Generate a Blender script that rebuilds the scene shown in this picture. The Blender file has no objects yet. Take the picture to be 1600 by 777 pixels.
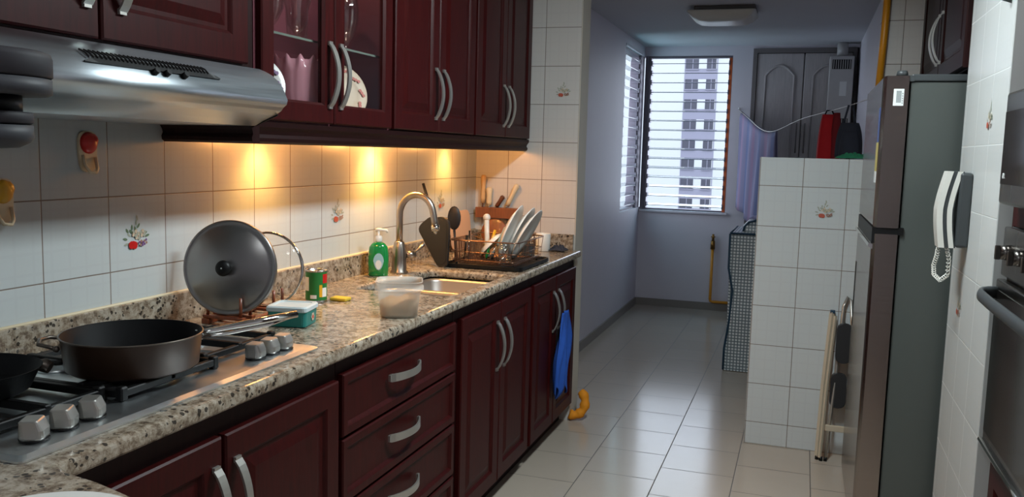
import bpy, bmesh, math, random
from mathutils import Vector, Matrix
random.seed(7)
C = bpy.context.scene.collection
PI = math.pi
def lin(c):
    return tuple(((v/255)/12.92 if v/255 <= .04045 else ((v/255+.055)/1.055)**2.4) for v in c)

# ------------------------------------------------------------------ materials
def newmat(name):
    m = bpy.data.materials.new(name); m.use_nodes = True
    nt = m.node_tree; return m, nt, nt.nodes['Principled BSDF']
def N(nt, t, **kw):
    n = nt.nodes.new(t)
    for k, v in kw.items(): setattr(n, k, v)
    return n
def L(nt, a, b): nt.links.new(a, b)
def math_(nt, op, a, b=None, c=None):
    n = N(nt, 'ShaderNodeMath', operation=op)
    for i, v in enumerate((a, b, c)):
        if v is None: continue
        if hasattr(v, 'is_output'): L(nt, v, n.inputs[i])
        else: n.inputs[i].default_value = v
    return n.outputs[0]
def mixc(nt, fac, a, b, mode='MIX'):
    n = N(nt, 'ShaderNodeMix', data_type='RGBA', blend_type=mode)
    for i, v in ((0, fac), (6, a), (7, b)):
        if hasattr(v, 'is_output'): L(nt, v, n.inputs[i])
        elif i == 0: n.inputs[0].default_value = v
        else: n.inputs[i].default_value = (*v, 1) if len(v) == 3 else v
    return n.outputs[2]
def ramp(nt, fac, stops):
    n = N(nt, 'ShaderNodeValToRGB'); L(nt, fac, n.inputs[0])
    e = n.color_ramp.elements
    while len(e) < len(stops): e.new(.5)
    for i, (p, c) in enumerate(stops):
        e[i].position = p; e[i].color = (*c, 1)
    return n.outputs[0]
def noise(nt, scale, detail=4, vec=None, rough=.55):
    n = N(nt, 'ShaderNodeTexNoise'); n.inputs['Scale'].default_value = scale
    n.inputs['Detail'].default_value = detail; n.inputs['Roughness'].default_value = rough
    if vec is not None: L(nt, vec, n.inputs['Vector'])
    return n
def objco(nt, scale=None):
    tc = N(nt, 'ShaderNodeTexCoord').outputs['Object']
    if scale:
        mp = N(nt, 'ShaderNodeMapping'); mp.inputs['Scale'].default_value = scale
        L(nt, tc, mp.inputs['Vector']); return mp.outputs[0]
    return tc
def bump(nt, bs, h, strength=.2, dist=.002):
    b = N(nt, 'ShaderNodeBump'); b.inputs['Strength'].default_value = strength
    b.inputs['Distance'].default_value = dist; L(nt, h, b.inputs['Height'])
    L(nt, b.outputs[0], bs.inputs['Normal'])

def plain(name, rgb, rough=.5, metal=0., var=.06, scale=14, coat=0., spec=.5):
    m, nt, bs = newmat(name); c = lin(rgb)
    nz = noise(nt, scale, 3, objco(nt))
    col = mixc(nt, nz.outputs['Fac'], tuple(x*(1-var) for x in c), tuple(min(1, x*(1+var)) for x in c))
    L(nt, col, bs.inputs['Base Color'])
    bs.inputs['Roughness'].default_value = rough; bs.inputs['Metallic'].default_value = metal
    bs.inputs['Coat Weight'].default_value = coat; bs.inputs['Specular IOR Level'].default_value = spec
    return m
def wood(name, rgb, rough=.3, stretch=(26, 26, 2.5), amt=.35, coat=.3, spec=.5):
    m, nt, bs = newmat(name); c = lin(rgb)
    nz = noise(nt, 3, 6, objco(nt, stretch), .65)
    col = ramp(nt, nz.outputs['Fac'], [(.3, tuple(x*(1-amt) for x in c)), (.5, c), (.75, tuple(min(1, x*(1+amt)) for x in c))])
    L(nt, col, bs.inputs['Base Color'])
    bs.inputs['Roughness'].default_value = rough; bs.inputs['Coat Weight'].default_value = coat
    bs.inputs['Coat Roughness'].default_value = .15; bs.inputs['Specular IOR Level'].default_value = spec
    bump(nt, bs, nz.outputs['Fac'], .05, .001)
    return m
def steel(name, rgb=(190, 188, 186), rough=.28, stretch=(300, 4, 300), amt=.12):
    m, nt, bs = newmat(name); c = lin(rgb)
    nz = noise(nt, 1, 4, objco(nt, stretch))
    L(nt, mixc(nt, nz.outputs['Fac'], tuple(x*(1-amt) for x in c), tuple(min(1, x*(1+amt)) for x in c)), bs.inputs['Base Color'])
    L(nt, math_(nt, 'MULTIPLY_ADD', nz.outputs['Fac'], .12, rough-.06), bs.inputs['Roughness'])
    bs.inputs['Metallic'].default_value = 1
    return m
def thin_glass(name, tint=(1, 1, 1), ior=1.45, rough=.02, gain=1.):
    m, nt, bs = newmat(name); nt.nodes.remove(bs)
    out = nt.nodes['Material Output']
    t = N(nt, 'ShaderNodeBsdfTransparent'); t.inputs[0].default_value = (*tint, 1)
    g = N(nt, 'ShaderNodeBsdfGlossy'); g.inputs['Roughness'].default_value = rough
    nz = noise(nt, 5, 2, objco(nt))
    L(nt, math_(nt, 'MULTIPLY_ADD', nz.outputs['Fac'], .02, rough), g.inputs['Roughness'])
    lw = N(nt, 'ShaderNodeLayerWeight'); lw.inputs[0].default_value = .5
    f0 = ((ior-1)/(ior+1))**2*gain
    mx = N(nt, 'ShaderNodeMixShader')
    L(nt, math_(nt, 'MULTIPLY_ADD', math_(nt, 'POWER', lw.outputs['Facing'], 5.), 1-f0, f0), mx.inputs[0])
    L(nt, t.outputs[0], mx.inputs[1]); L(nt, g.outputs[0], mx.inputs[2])
    L(nt, mx.outputs[0], out.inputs[0]); return m
def milky(name, rgb, through=.45, rough=.35):
    m, nt, bs = newmat(name); out = nt.nodes['Material Output']
    c = lin(rgb); nz = noise(nt, 20, 2, objco(nt))
    L(nt, mixc(nt, nz.outputs['Fac'], tuple(x*.95 for x in c), c), bs.inputs['Base Color'])
    bs.inputs['Roughness'].default_value = rough
    t = N(nt, 'ShaderNodeBsdfTransparent'); mx = N(nt, 'ShaderNodeMixShader'); mx.inputs[0].default_value = through
    L(nt, bs.outputs[0], mx.inputs[1]); L(nt, t.outputs[0], mx.inputs[2]); L(nt, mx.outputs[0], out.inputs[0])
    return m
def tiles(name, ua, va, uo, us, vo, vs, rgb, grout=(120, 108, 98), gw=.0028, rough=.22, stag=None, plaid=.05, spec=.5, var=.03, bstr=.35):
    """square tiles on a plane: ua/va pick the object axes, o = offset, s = pitch"""
    m, nt, bs = newmat(name)
    s = N(nt, 'ShaderNodeSeparateXYZ'); L(nt, objco(nt), s.inputs[0])
    u = math_(nt, 'DIVIDE', math_(nt, 'SUBTRACT', s.outputs[ua], uo), us)
    v = math_(nt, 'DIVIDE', math_(nt, 'SUBTRACT', s.outputs[va], vo), vs)
    if stag:
        cu = math_(nt, 'FLOOR', u)
        v = math_(nt, 'ADD', v, math_(nt, 'FRACT', math_(nt, 'MULTIPLY_ADD', cu, stag[0], stag[1])))
    def edge(w, size):
        f = math_(nt, 'FRACT', w)
        d = math_(nt, 'MINIMUM', f, math_(nt, 'SUBTRACT', 1., f))
        mr = N(nt, 'ShaderNodeMapRange', interpolation_type='SMOOTHSTEP')
        L(nt, d, mr.inputs[0]); mr.inputs[1].default_value = gw*.35/size; mr.inputs[2].default_value = gw*.75/size
        mr.inputs[3].default_value = 1; mr.inputs[4].default_value = 0
        return mr.outputs[0]
    g = math_(nt, 'MAXIMUM', edge(u, us), edge(v, vs))
    def lines(w, n):
        f = math_(nt, 'FRACT', math_(nt, 'MULTIPLY', w, n))
        return math_(nt, 'LESS_THAN', math_(nt, 'ABSOLUTE', math_(nt, 'SUBTRACT', f, .5)), .07)
    c = lin(rgb)
    nz = noise(nt, 6, 4, objco(nt))
    wn = N(nt, 'ShaderNodeTexWhiteNoise', noise_dimensions='2D')
    cb = N(nt, 'ShaderNodeCombineXYZ'); L(nt, math_(nt, 'FLOOR', u), cb.inputs[0]); L(nt, math_(nt, 'FLOOR', v), cb.inputs[1])
    L(nt, cb.outputs[0], wn.inputs['Vector'])
    f = math_(nt, 'ADD', math_(nt, 'MULTIPLY', nz.outputs['Fac'], .6), math_(nt, 'MULTIPLY', wn.outputs['Value'], .4))
    col = mixc(nt, f, tuple(x*(1-var) for x in c), tuple(min(1, x*(1+var)) for x in c))
    if plaid:
        pl = math_(nt, 'MAXIMUM', lines(u, 4), lines(v, 4))
        col = mixc(nt, math_(nt, 'MULTIPLY', pl, plaid), col, lin((150, 140, 150)))
    col = mixc(nt, g, col, lin(grout))
    L(nt, col, bs.inputs['Base Color'])
    L(nt, math_(nt, 'MULTIPLY_ADD', g, .5, rough), bs.inputs['Roughness'])
    bs.inputs['Specular IOR Level'].default_value = spec
    bump(nt, bs, math_(nt, 'SUBTRACT', 1., g), bstr, .002)
    return m
def granite_mat():
    m, nt, bs = newmat('granite')
    o = objco(nt)
    n1 = noise(nt, 46, 7, o, .75); n2 = noise(nt, 9, 3, o)
    base = ramp(nt, n1.outputs['Fac'], [(.32, lin((46, 40, 35))), (.42, lin((106, 95, 81))), (.50, lin((148, 138, 121))), (.60, lin((182, 175, 160))), (.72, lin((128, 118, 102)))])
    base = mixc(nt, math_(nt, 'MULTIPLY', n2.outputs['Fac'], .35), base, lin((160, 130, 106)))
    v = N(nt, 'ShaderNodeTexVoronoi'); v.inputs['Scale'].default_value = 70; L(nt, o, v.inputs['Vector'])
    n3 = noise(nt, 22, 4, o)
    sp = math_(nt, 'MULTIPLY', math_(nt, 'LESS_THAN', v.outputs['Distance'], .36), math_(nt, 'GREATER_THAN', n3.outputs['Fac'], .53))
    col = mixc(nt, math_(nt, 'MULTIPLY', sp, .88), base, lin((34, 30, 28)))
    L(nt, col, bs.inputs['Base Color'])
    bs.inputs['Roughness'].default_value = .16
    return m
def striped(name, a, b, axis=0, scale=40, rough=.9, third=None):
    m, nt, bs = newmat(name)
    s = N(nt, 'ShaderNodeSeparateXYZ'); L(nt, objco(nt), s.inputs[0])
    w = math_(nt, 'FRACT', math_(nt, 'MULTIPLY', s.outputs[axis], scale))
    col = mixc(nt, math_(nt, 'GREATER_THAN', w, .55), lin(a), lin(b))
    if third:
        w2 = math_(nt, 'FRACT', math_(nt, 'MULTIPLY', s.outputs[axis], scale*.5))
        col = mixc(nt, math_(nt, 'GREATER_THAN', w2, .78), col, lin(third))
    L(nt, col, bs.inputs['Base Color']); bs.inputs['Roughness'].default_value = rough
    return m
def check(name, a, b, pitch=.028):
    m, nt, bs = newmat(name)
    s = N(nt, 'ShaderNodeSeparateXYZ'); L(nt, objco(nt), s.inputs[0])
    f = None
    for ax in (0, 2):
        w = math_(nt, 'FRACT', math_(nt, 'DIVIDE', s.outputs[ax], pitch))
        l = math_(nt, 'GREATER_THAN', w, .66)
        f = l if f is None else math_(nt, 'MAXIMUM', f, l)
    L(nt, mixc(nt, f, lin(a), lin(b)), bs.inputs['Base Color'])
    bs.inputs['Roughness'].default_value = .35
    return m
def leafmat(name, a, b):
    m, nt, bs = newmat(name)
    L(nt, ramp(nt, noise(nt, 3, 6, objco(nt)).outputs['Fac'], [(.35, lin(a)), (.65, lin(b))]), bs.inputs['Base Color'])
    bs.inputs['Roughness'].default_value = .8
    return m

M = {}
M['tile_left'] = tiles('left wall tile', 1, 2, 1.570, .2083, 1.0945, .1965, (196, 203, 203), rough=.28)
M['tile_end'] = tiles('end wall tile', 0, 2, -1.697, .190, 1.092, .1975, (205, 202, 198), rough=.28)
M['tile_half'] = tiles('half wall tile', 0, 2, -.003, .2015, 1.104, .198, (200, 206, 207), rough=.28)
M['tile_right'] = tiles('right wall tile', 1, 2, 2.555, .205, 1.0935, .1975, (212, 214, 212), rough=.25, grout=(205, 208, 206), plaid=.02)
M['floor'] = tiles('floor tile', 0, 1, -.546, .3275, 3.57, .3375, (180, 168, 154), grout=(96, 90, 84), gw=.004, rough=.16, stag=(.5, .03), plaid=0, var=.05, bstr=.15)
M['granite'] = granite_mat()
M['mahogany'] = wood('mahogany', (53, 9, 9), .42, coat=.0, spec=.17)
M['mahogany_dark'] = wood('dark mahogany', (32, 9, 9), .5, coat=.0, spec=.18)
M['maroon'] = plain('maroon back panel', (104, 52, 62), .5)
M['shelf_edge'] = plain('glass shelf edge', (116, 128, 118), .15)
M['cut_glass'] = milky('cut glass', (236, 172, 184), .30, .1)
M['paint'] = plain('lavender white paint', (206, 202, 210), .6, var=.03, scale=4)
M['beige_paint'] = plain('beige paint', (196, 190, 178), .6, var=.04)
M['ceil'] = plain('ceiling paint', (196, 196, 202), .75, var=.03, scale=3)
M['base_tile'] = plain('grey base tile', (128, 122, 116), .35, var=.08)
M['steel'] = steel('brushed steel')
M['hood_steel'] = steel('hood steel', (196, 206, 212), .35, (160, 3, 160), .05)
M['lid_steel'] = plain('satin lid steel', (150, 148, 147), .30, .95, var=.03, scale=5)
M['brushed_nickel'] = plain('brushed nickel', (176, 166, 156), .30, 1., var=.04)
M['sink_steel'] = plain('satin sink steel', (176, 170, 164), .40, .9, var=.04)
M['cook_steel'] = steel('cooktop steel', (226, 232, 234), .34, (3, 60, 3), .04)
M['nickel'] = plain('satin nickel', (186, 184, 178), .36, .8, var=.03)
M['chrome'] = plain('chrome', (225, 225, 222), .1, 1., var=.02)
M['fridge_steel'] = steel('fridge steel', (152, 142, 136), .2, (3, 3, 90), .06)
M['fridge_side'] = plain('grey fridge enamel', (84, 89, 86), .34, .2, var=.03)
M['black'] = plain('black plastic', (13, 13, 14), .45, var=.15, spec=.3)
M['iron'] = plain('cast iron', (10, 10, 11), .5, var=.2, scale=60, spec=.3)
M['pan_out'] = plain('dark anodised pan', (62, 42, 29), .45, .3, var=.12, scale=30)
M['pan_in'] = plain('nonstick coating', (8, 8, 10), .6, var=.2, scale=40, spec=.15)
M['pan_rim'] = plain('worn pan rim', (96, 88, 80), .35, .6)
M['copper_wood'] = wood('red-brown wood', (128, 62, 34), .4)
M['light_wood'] = wood('pale handle wood', (206, 168, 118), .45, amt=.2)
M['mid_wood'] = wood('knife board wood', (128, 72, 42), .5)
M['dark_wood'] = wood('brown handle wood', (96, 52, 30), .45)
M['white_plastic'] = plain('white plastic', (222, 220, 212), .35, var=.03)
M['cream_plastic'] = plain('cream plastic', (222, 206, 172), .45, var=.05)
M['porcelain'] = plain('white porcelain', (232, 232, 227), .22, var=.02)
M['red'] = plain('glossy red', (196, 30, 26), .35, var=.1)
M['yellow'] = plain('warm yellow', (222, 166, 34), .35, var=.12)
M['leafgreen'] = plain('leaf green', (96, 120, 92), .5)
M['purple'] = plain('grape purple', (110, 74, 126), .5)
M['petal'] = plain('cream petal', (206, 186, 160), .5)
M['dried'] = plain('brown print', (150, 112, 96), .5)
M['pale_print'] = plain('pale green print', (160, 164, 148), .5)
M['orange_clay'] = plain('orange jamb strip', (190, 92, 48), .6, var=.3, scale=9)
M['rust'] = plain('faded red', (178, 84, 64), .5)
M['glass'] = thin_glass('clear glass', (.97, .97, .97), 1.45, .01)
M['ware'] = thin_glass('thick clear glass', (.93, .93, .92), 1.6, .05, 2.6)
M['pinkglass'] = milky('pink cut glass', (212, 150, 160), .30, .15)
M['louver'] = thin_glass('louver glass', (.86, .95, .96), 1.5, .03)
M['louver_edge'] = plain('louver glass edge', (34, 66, 72), .2)
M['alu'] = plain('dark aluminium', (112, 106, 116), .45, .6)
M['alu_light'] = plain('pale aluminium', (176, 178, 184), .4, .5)
M['milk'] = milky('frosted plastic', (236, 234, 226), .70)
M['rice'] = plain('cooked food', (196, 160, 118), .75, var=.35, scale=45)
M['soap'] = plain('green dish soap', (20, 138, 66), .12, var=.1, coat=.6)
M['label_blue'] = plain('pale blue label', (156, 196, 206), .4)
M['canlabel'] = plain('green can label', (34, 116, 52), .35, var=.15)
M['teal'] = plain('teal tin', (24, 122, 116), .4, var=.06)
M['ice'] = plain('pale blue lid', (196, 212, 216), .3)
M['silicone'] = plain('dark silicone', (30, 30, 32), .5)
M['blue_cloth'] = plain('blue cloth', (34, 84, 176), .85, var=.2, scale=30)
M['towel'] = striped('striped towel', (120, 117, 146), (134, 114, 142), 0, 17, .95, (102, 110, 146))
M['lav_cloth'] = plain('lavender cloth', (150, 148, 190), .9, var=.1)
M['red_cloth'] = plain('red fabric', (190, 22, 32), .85, var=.15)
M['red_dark'] = plain('dark red fabric', (120, 16, 26), .85, var=.15)
M['grey_cloth'] = plain('charcoal fabric', (50, 54, 66), .9, var=.12)
M['green_cloth'] = plain('green net', (22, 104, 72), .85, var=.25, scale=60)
M['check'] = check('checked oilcloth', (212, 220, 222), (104, 120, 128), .021)
M['navy'] = plain('dark teal piping', (24, 60, 82), .5)
M['pipe'] = plain('yellow gas pipe', (206, 138, 22), .4, var=.08)
M['brass'] = plain('brass valve', (132, 96, 44), .35, .8)
M['orange'] = plain('orange padding', (226, 140, 16), .75, var=.2, scale=50)
M['closet'] = wood('grey closet wood', (176, 170, 170), .5, amt=.12, coat=.0)
M['closet_dark'] = plain('dark closet frame', (112, 106, 106), .5)
M['heater'] = plain('white enamel', (188, 186, 184), .35)
M['lampshade'] = plain('dark grey shade', (50, 49, 54), .62, 0, var=.06, spec=.3)
M['lampshade_lip'] = plain('grey shade lip', (60, 62, 67), .55, 0, spec=.35)
M['diffuser'] = plain('opal diffuser', (206, 204, 196), .3, var=.02)
M['lampbase'] = plain('lamp base', (92, 88, 86), .5)
M['bld_white'] = plain('white render', (150, 153, 155), .8, var=.02, scale=.1)
M['bld_grey'] = plain('pale grey render', (104, 104, 118), .8, var=.03, scale=.1)
M['bld_glass'] = plain('dark window glass', (26, 28, 44), .5, var=.2, scale=.3)
M['leaves'] = leafmat('tree leaves', (24, 52, 26), (62, 100, 44))
M['trunk'] = plain('tree bark', (80, 62, 46), .9)
M['ground'] = plain('distant ground', (70, 76, 66), .9, scale=.05)
M['oven_glass'] = plain('dark oven glass', (22, 20, 19), .12, var=.1)
M['oven_steel'] = steel('dark steel', (122, 118, 114), .25, (3, 120, 3))
M['dkgrey'] = plain('dark grey plastic', (62, 66, 68), .4)
M['sticker'] = plain('white sticker', (228, 230, 228), .5, var=.02)
M['ink'] = plain('grey print', (120, 128, 130), .6)
M['beige_metal'] = plain('beige painted metal', (198, 186, 164), .45, .1)
M['sponge'] = plain('yellow cloth', (206, 178, 60), .9)
M['tan'] = plain('tan board', (216, 176, 146), .5)
M['wire'] = plain('copper-toned wire', (150, 116, 96), .3, .9)
M['energy_blue'] = plain('label blue', (62, 84, 140), .5)
M['energy_yellow'] = plain('label yellow', (196, 178, 96), .5)

# ------------------------------------------------------------------ mesh builder
class B:
    def __init__(s, xf=None): s.bm = bmesh.new(); s.xf = xf or Matrix(); s.mi = 0
    def _take(s, t, smooth=False):
        """append a temporary bmesh, transformed, with the current material"""
        mp = {}
        for v in t.verts: mp[v] = s.bm.verts.new(s.xf @ v.co)
        for f in t.faces:
            g = s.bm.faces.new([mp[v] for v in f.verts]); g.material_index = s.mi; g.smooth = smooth
        t.free(); return s
    def box(s, a, b, bev=0., seg=2, rot=None, mi=None):
        if mi is not None: s.mi = mi
        a = Vector(a); b = Vector(b); c = (a+b)/2; d = b-a
        m = Matrix.Translation(c) @ (rot.to_4x4() if rot else Matrix()) @ Matrix.Diagonal((*[abs(x) for x in d], 1))
        t = bmesh.new(); r = bmesh.ops.create_cube(t, size=1, matrix=m)
        if bev > 0:
            es = list({e for v in r['verts'] for e in v.link_edges})
            bmesh.ops.bevel(t, geom=es, offset=min(bev, min(abs(x) for x in d)*.45), segments=seg, affect='EDGES', profile=.5)
        return s._take(t)
    def loops(s, ls, cap0=True, cap1=True, closed=True, smooth=False, mi=None, ring=False):
        if mi is not None: s.mi = mi
        V = [[s.bm.verts.new(s.xf @ Vector(p)) for p in l] for l in ls]
        for l in V:
            for v in l: v.tag = True
        n = len(V[0]); fs = []
        R = range(len(V)) if ring else range(len(V)-1)
        for i in R:
            j = (i+1) % len(V)
            for k in range(n if closed else n-1):
                k2 = (k+1) % n
                q = (V[i][k], V[i][k2], V[j][k2], V[j][k])
                try: fs.append(s.bm.faces.new(q))
                except ValueError: pass
        if not ring:
            if cap0: fs.append(s.bm.faces.new(V[0][::-1]))
            if cap1: fs.append(s.bm.faces.new(V[-1]))
        for f in fs: f.material_index = s.mi; f.tag = True; f.smooth = smooth
        if not ring:
            if cap0: fs[-2 if cap1 else -1].smooth = False
            if cap1: fs[-1].smooth = False
        return s
    def lathe(s, prof, c=(0, 0, 0), n=32, ax=None, smooth=True, cap0=True, cap1=True, mi=None):
        """prof = [(r, h)...] about +Z at c, or about a matrix ax"""
        m = Matrix.Translation(c) @ (ax.to_4x4() if ax else Matrix())
        ls = [[m @ Vector((max(r, 1e-4)*math.cos(2*PI*k/n), max(r, 1e-4)*math.sin(2*PI*k/n), h)) for k in range(n)] for r, h in prof]
        return s.loops(ls, cap0, cap1, smooth=smooth, mi=mi)
    def cyl(s, p0, p1, r0, r1=None, n=16, mi=None, smooth=True):
        p0 = Vector(p0); p1 = Vector(p1); r1 = r0 if r1 is None else r1
        q = (p1-p0).to_track_quat('Z', 'Y').to_matrix()
        return s.lathe([(r0, 0), (r1, (p1-p0).length)], p0, n, q, smooth, mi=mi)
    def tube(s, pts, r, n=8, closed=False, mi=None, flat=None):
        pts = [Vector(p) for p in pts]; k = len(pts)
        rr = r if isinstance(r, (list, tuple)) else [r]*k
        tang = []
        for i in range(k):
            a = pts[(i-1) % k] if (closed or i > 0) else pts[i]
            b = pts[(i+1) % k] if (closed or i < k-1) else pts[i]
            tang.append((b-a).normalized())
        up = Vector((0, 0, 1)) if abs(tang[0].z) < .9 else Vector((1, 0, 0))
        nrm = (up - tang[0]*up.dot(tang[0])).normalized(); ls = []
        for i in range(k):
            nrm = (nrm - tang[i]*nrm.dot(tang[i])).normalized(); bi = tang[i].cross(nrm)
            fa, fb = flat if flat else (1, 1)
            ls.append([pts[i] + nrm*(rr[i]*fa*math.cos(2*PI*j/n)) + bi*(rr[i]*fb*math.sin(2*PI*j/n)) for j in range(n)])
        return s.loops(ls, smooth=n > 5, mi=mi, ring=closed)
    def sphere(s, c, r, n=16, mi=None, sc=(1, 1, 1)):
        if mi is not None: s.mi = mi
        t = bmesh.new(); bmesh.ops.create_uvsphere(t, u_segments=n, v_segments=max(6, n//2), radius=1, matrix=Matrix.Translation(c) @ Matrix.Diagonal((r*sc[0], r*sc[1], r*sc[2], 1)))
        return s._take(t, True)
    def prism(s, poly, z0, z1, bev=0., mi=None, seg=2):
        """polygon in local xy extruded along z, top/bottom rims bevelled"""
        if mi is not None: s.mi = mi
        t = bmesh.new(); a = [t.verts.new((*p, z0)) for p in poly]; b = [t.verts.new((*p, z1)) for p in poly]; n = len(poly)
        f0 = t.faces.new(a[::-1]); f1 = t.faces.new(b)
        for k in range(n): t.faces.new((a[k], a[(k+1) % n], b[(k+1) % n], b[k]))
        if bev > 0:
            es = list(f0.edges)+list(f1.edges)
            bmesh.ops.bevel(t, geom=es, offset=bev, segments=seg, affect='EDGES', profile=.5)
        return s._take(t)
    def panel(s, w, h, t, fr=.06, mi=None, raise_=True):
        """raised-panel door, x = width, z = height, face towards -y... local: u=x, v=z, front at y=-t"""
        def rect(i, d): return [(i, -d, i), (w-i, -d, i), (w-i, -d, h-i), (i, -d, h-i)]
        seq = [(0, 0), (0, t-.004), (.004, t), (fr-.004, t), (fr, t-.003), (fr+.006, t-.009), (fr+.016, t-.009)]
        if raise_: seq += [(fr+.042, t-.002), (fr+.046, t-.002)]
        return s.loops([rect(i, d) for i, d in seq], mi=mi)
    def sheet(s, f, nu, nv, th=.004, mi=None):
        """thick sheet from point function f(u,v)"""
        P = [[Vector(f(i/nu, j/nv)) for j in range(nv+1)] for i in range(nu+1)]
        def nor(i, j):
            a = P[min(i+1, nu)][j]-P[max(i-1, 0)][j]; b = P[i][min(j+1, nv)]-P[i][max(j-1, 0)]
            c = a.cross(b); return c.normalized() if c.length > 1e-9 else Vector((0, 0, 1))
        if mi is not None: s.mi = mi
        F = [[s.bm.verts.new(s.xf @ (P[i][j]+nor(i, j)*th/2)) for j in range(nv+1)] for i in range(nu+1)]
        K = [[s.bm.verts.new(s.xf @ (P[i][j]-nor(i, j)*th/2)) for j in range(nv+1)] for i in range(nu+1)]
        fs = []
        for i in range(nu):
            for j in range(nv):
                fs.append(s.bm.faces.new((F[i][j], F[i+1][j], F[i+1][j+1], F[i][j+1])))
                fs.append(s.bm.faces.new((K[i][j], K[i][j+1], K[i+1][j+1], K[i+1][j])))
        for i in range(nu):
            fs.append(s.bm.faces.new((F[i][0], K[i][0], K[i+1][0], F[i+1][0])))
            fs.append(s.bm.faces.new((F[i][nv], F[i+1][nv], K[i+1][nv], K[i][nv])))
        for j in range(nv):
            fs.append(s.bm.faces.new((F[0][j], F[0][j+1], K[0][j+1], K[0][j])))
            fs.append(s.bm.faces.new((F[nu][j], K[nu][j], K[nu][j+1], F[nu][j+1])))
        for f_ in fs: f_.material_index = s.mi; f_.tag = True; f_.smooth = True
        for l in F+K:
            for v in l: v.tag = True
        return s
def rrect(x0, y0, x1, y1, r, n=5):
    out = []
    for cx, cy, a0 in ((x1-r, y0+r, -90), (x1-r, y1-r, 0), (x0+r, y1-r, 90), (x0+r, y0+r, 180)):
        for k in range(n+1):
            a = math.radians(a0+90*k/n); out.append((cx+r*math.cos(a), cy+r*math.sin(a)))
    return out
def roundpoly(pts, r, n=5):
    out = []; k = len(pts)
    for i in range(k):
        p = Vector(pts[i]); a = Vector(pts[i-1]); b = Vector(pts[(i+1) % k])
        da = (a-p); db = (b-p); rr = min(r, da.length*.45, db.length*.45)
        q0 = p+da.normalized()*rr; q1 = p+db.normalized()*rr
        for j in range(n+1):
            t = j/n; out.append(tuple(q0*(1-t)**2+p*2*t*(1-t)+q1*t*t))
    return out
def slab(polys, z0, z1, bev=0.):
    """flat slab with holes, from 2D splines"""
    cu = bpy.data.curves.new('slab', 'CURVE'); cu.dimensions = '2D'; cu.fill_mode = 'BOTH'
    cu.extrude = (z1-z0)/2-bev; cu.bevel_depth = bev; cu.bevel_resolution = 3; cu.offset = -bev
    for p in polys:
        sp = cu.splines.new('POLY'); sp.points.add(len(p)-1); sp.use_cyclic_u = True
        for i, q in enumerate(p): sp.points[i].co = (q[0], q[1], 0, 1)
    ob = bpy.data.objects.new('slab', cu); C.objects.link(ob)
    dg = bpy.context.evaluated_depsgraph_get()
    me = bpy.data.meshes.new_from_object(ob.evaluated_get(dg))
    b = B(); b.bm.from_mesh(me)
    for v in b.bm.verts: v.co.z += (z0+z1)/2; v.tag = True
    for f in b.bm.faces: f.tag = True; f.smooth = False
    bpy.data.objects.remove(ob); bpy.data.curves.remove(cu); bpy.data.meshes.remove(me)
    return b

W = {}
def build(name, b, mats, parent=None, label=None):
    """one mesh object from a builder; geometry is given in world space (or in the parent's space while the parent sits at the origin)"""
    bmesh.ops.recalc_face_normals(b.bm, faces=b.bm.faces)
    me = bpy.data.meshes.new(name); b.bm.to_mesh(me); b.bm.free()
    for m in (mats if isinstance(mats, (list, tuple)) else [mats]): me.materials.append(M[m])
    o = bpy.data.objects.new(name, me); C.objects.link(o)
    if parent is not None:
        o.parent = parent
        me.transform(W[parent.name].inverted())
        W[o.name] = W[parent.name].copy()
    else: W[o.name] = Matrix()
    if label: o['label'] = label
    return o
def tag(o, label, cat, group=None, kind=None):
    o['label'] = label; o['category'] = cat
    if group: o['group'] = group
    if kind: o['kind'] = kind
    return o
def thing(name, label, cat, loc=(0, 0, 0), rz=0., group=None):
    o = bpy.data.objects.new(name, None); C.objects.link(o); o.empty_display_size = .05
    o.location = loc; o.rotation_euler = (0, 0, rz)
    W[o.name] = Matrix.Translation(loc) @ Matrix.Rotation(rz, 4, 'Z')
    return tag(o, label, cat, group)
def struct(name, b, mats, parent=None):
    o = build(name, b, mats, parent)
    if parent is None: o['kind'] = 'structure'
    return o
def origin_to(o, loc):
    o.data.transform(Matrix.Translation(-Vector(loc))); o.location = loc
    W[o.name] = Matrix.Translation(loc); return o
def dup(o, loc, rot=None, label=None, parent=None):
    c = o.copy(); C.objects.link(c)
    if parent is None:
        c.location = loc
        if rot: c.rotation_euler = rot
    else: c.parent = parent
    if label: c['label'] = label
    for ch in list(o.children): dup(ch, None, None, None, c)
    return c

# ------------------------------------------------------------------ camera (solved from the photograph's lines)
def camera():
    y, p, r = -.32205, -.11179, .02675
    fwd = Vector((math.sin(y)*math.cos(p), math.cos(y)*math.cos(p), math.sin(p)))
    right = Vector((math.cos(y), -math.sin(y), 0)); up = right.cross(fwd)
    r2 = right*math.cos(r)+up*math.sin(r); u2 = up*math.cos(r)-right*math.sin(r)
    cd = bpy.data.cameras.new('camera'); co = bpy.data.objects.new('camera', cd); C.objects.link(co)
    m = Matrix((r2, u2, -fwd)).transposed().to_4x4(); m.translation = (0, 0, 1.435)
    co.matrix_world = m; cd.sensor_width = 36; cd.lens = 36*1352.4/1600; cd.clip_start = .02; cd.clip_end = 1000
    bpy.context.scene.camera = co
camera()

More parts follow.
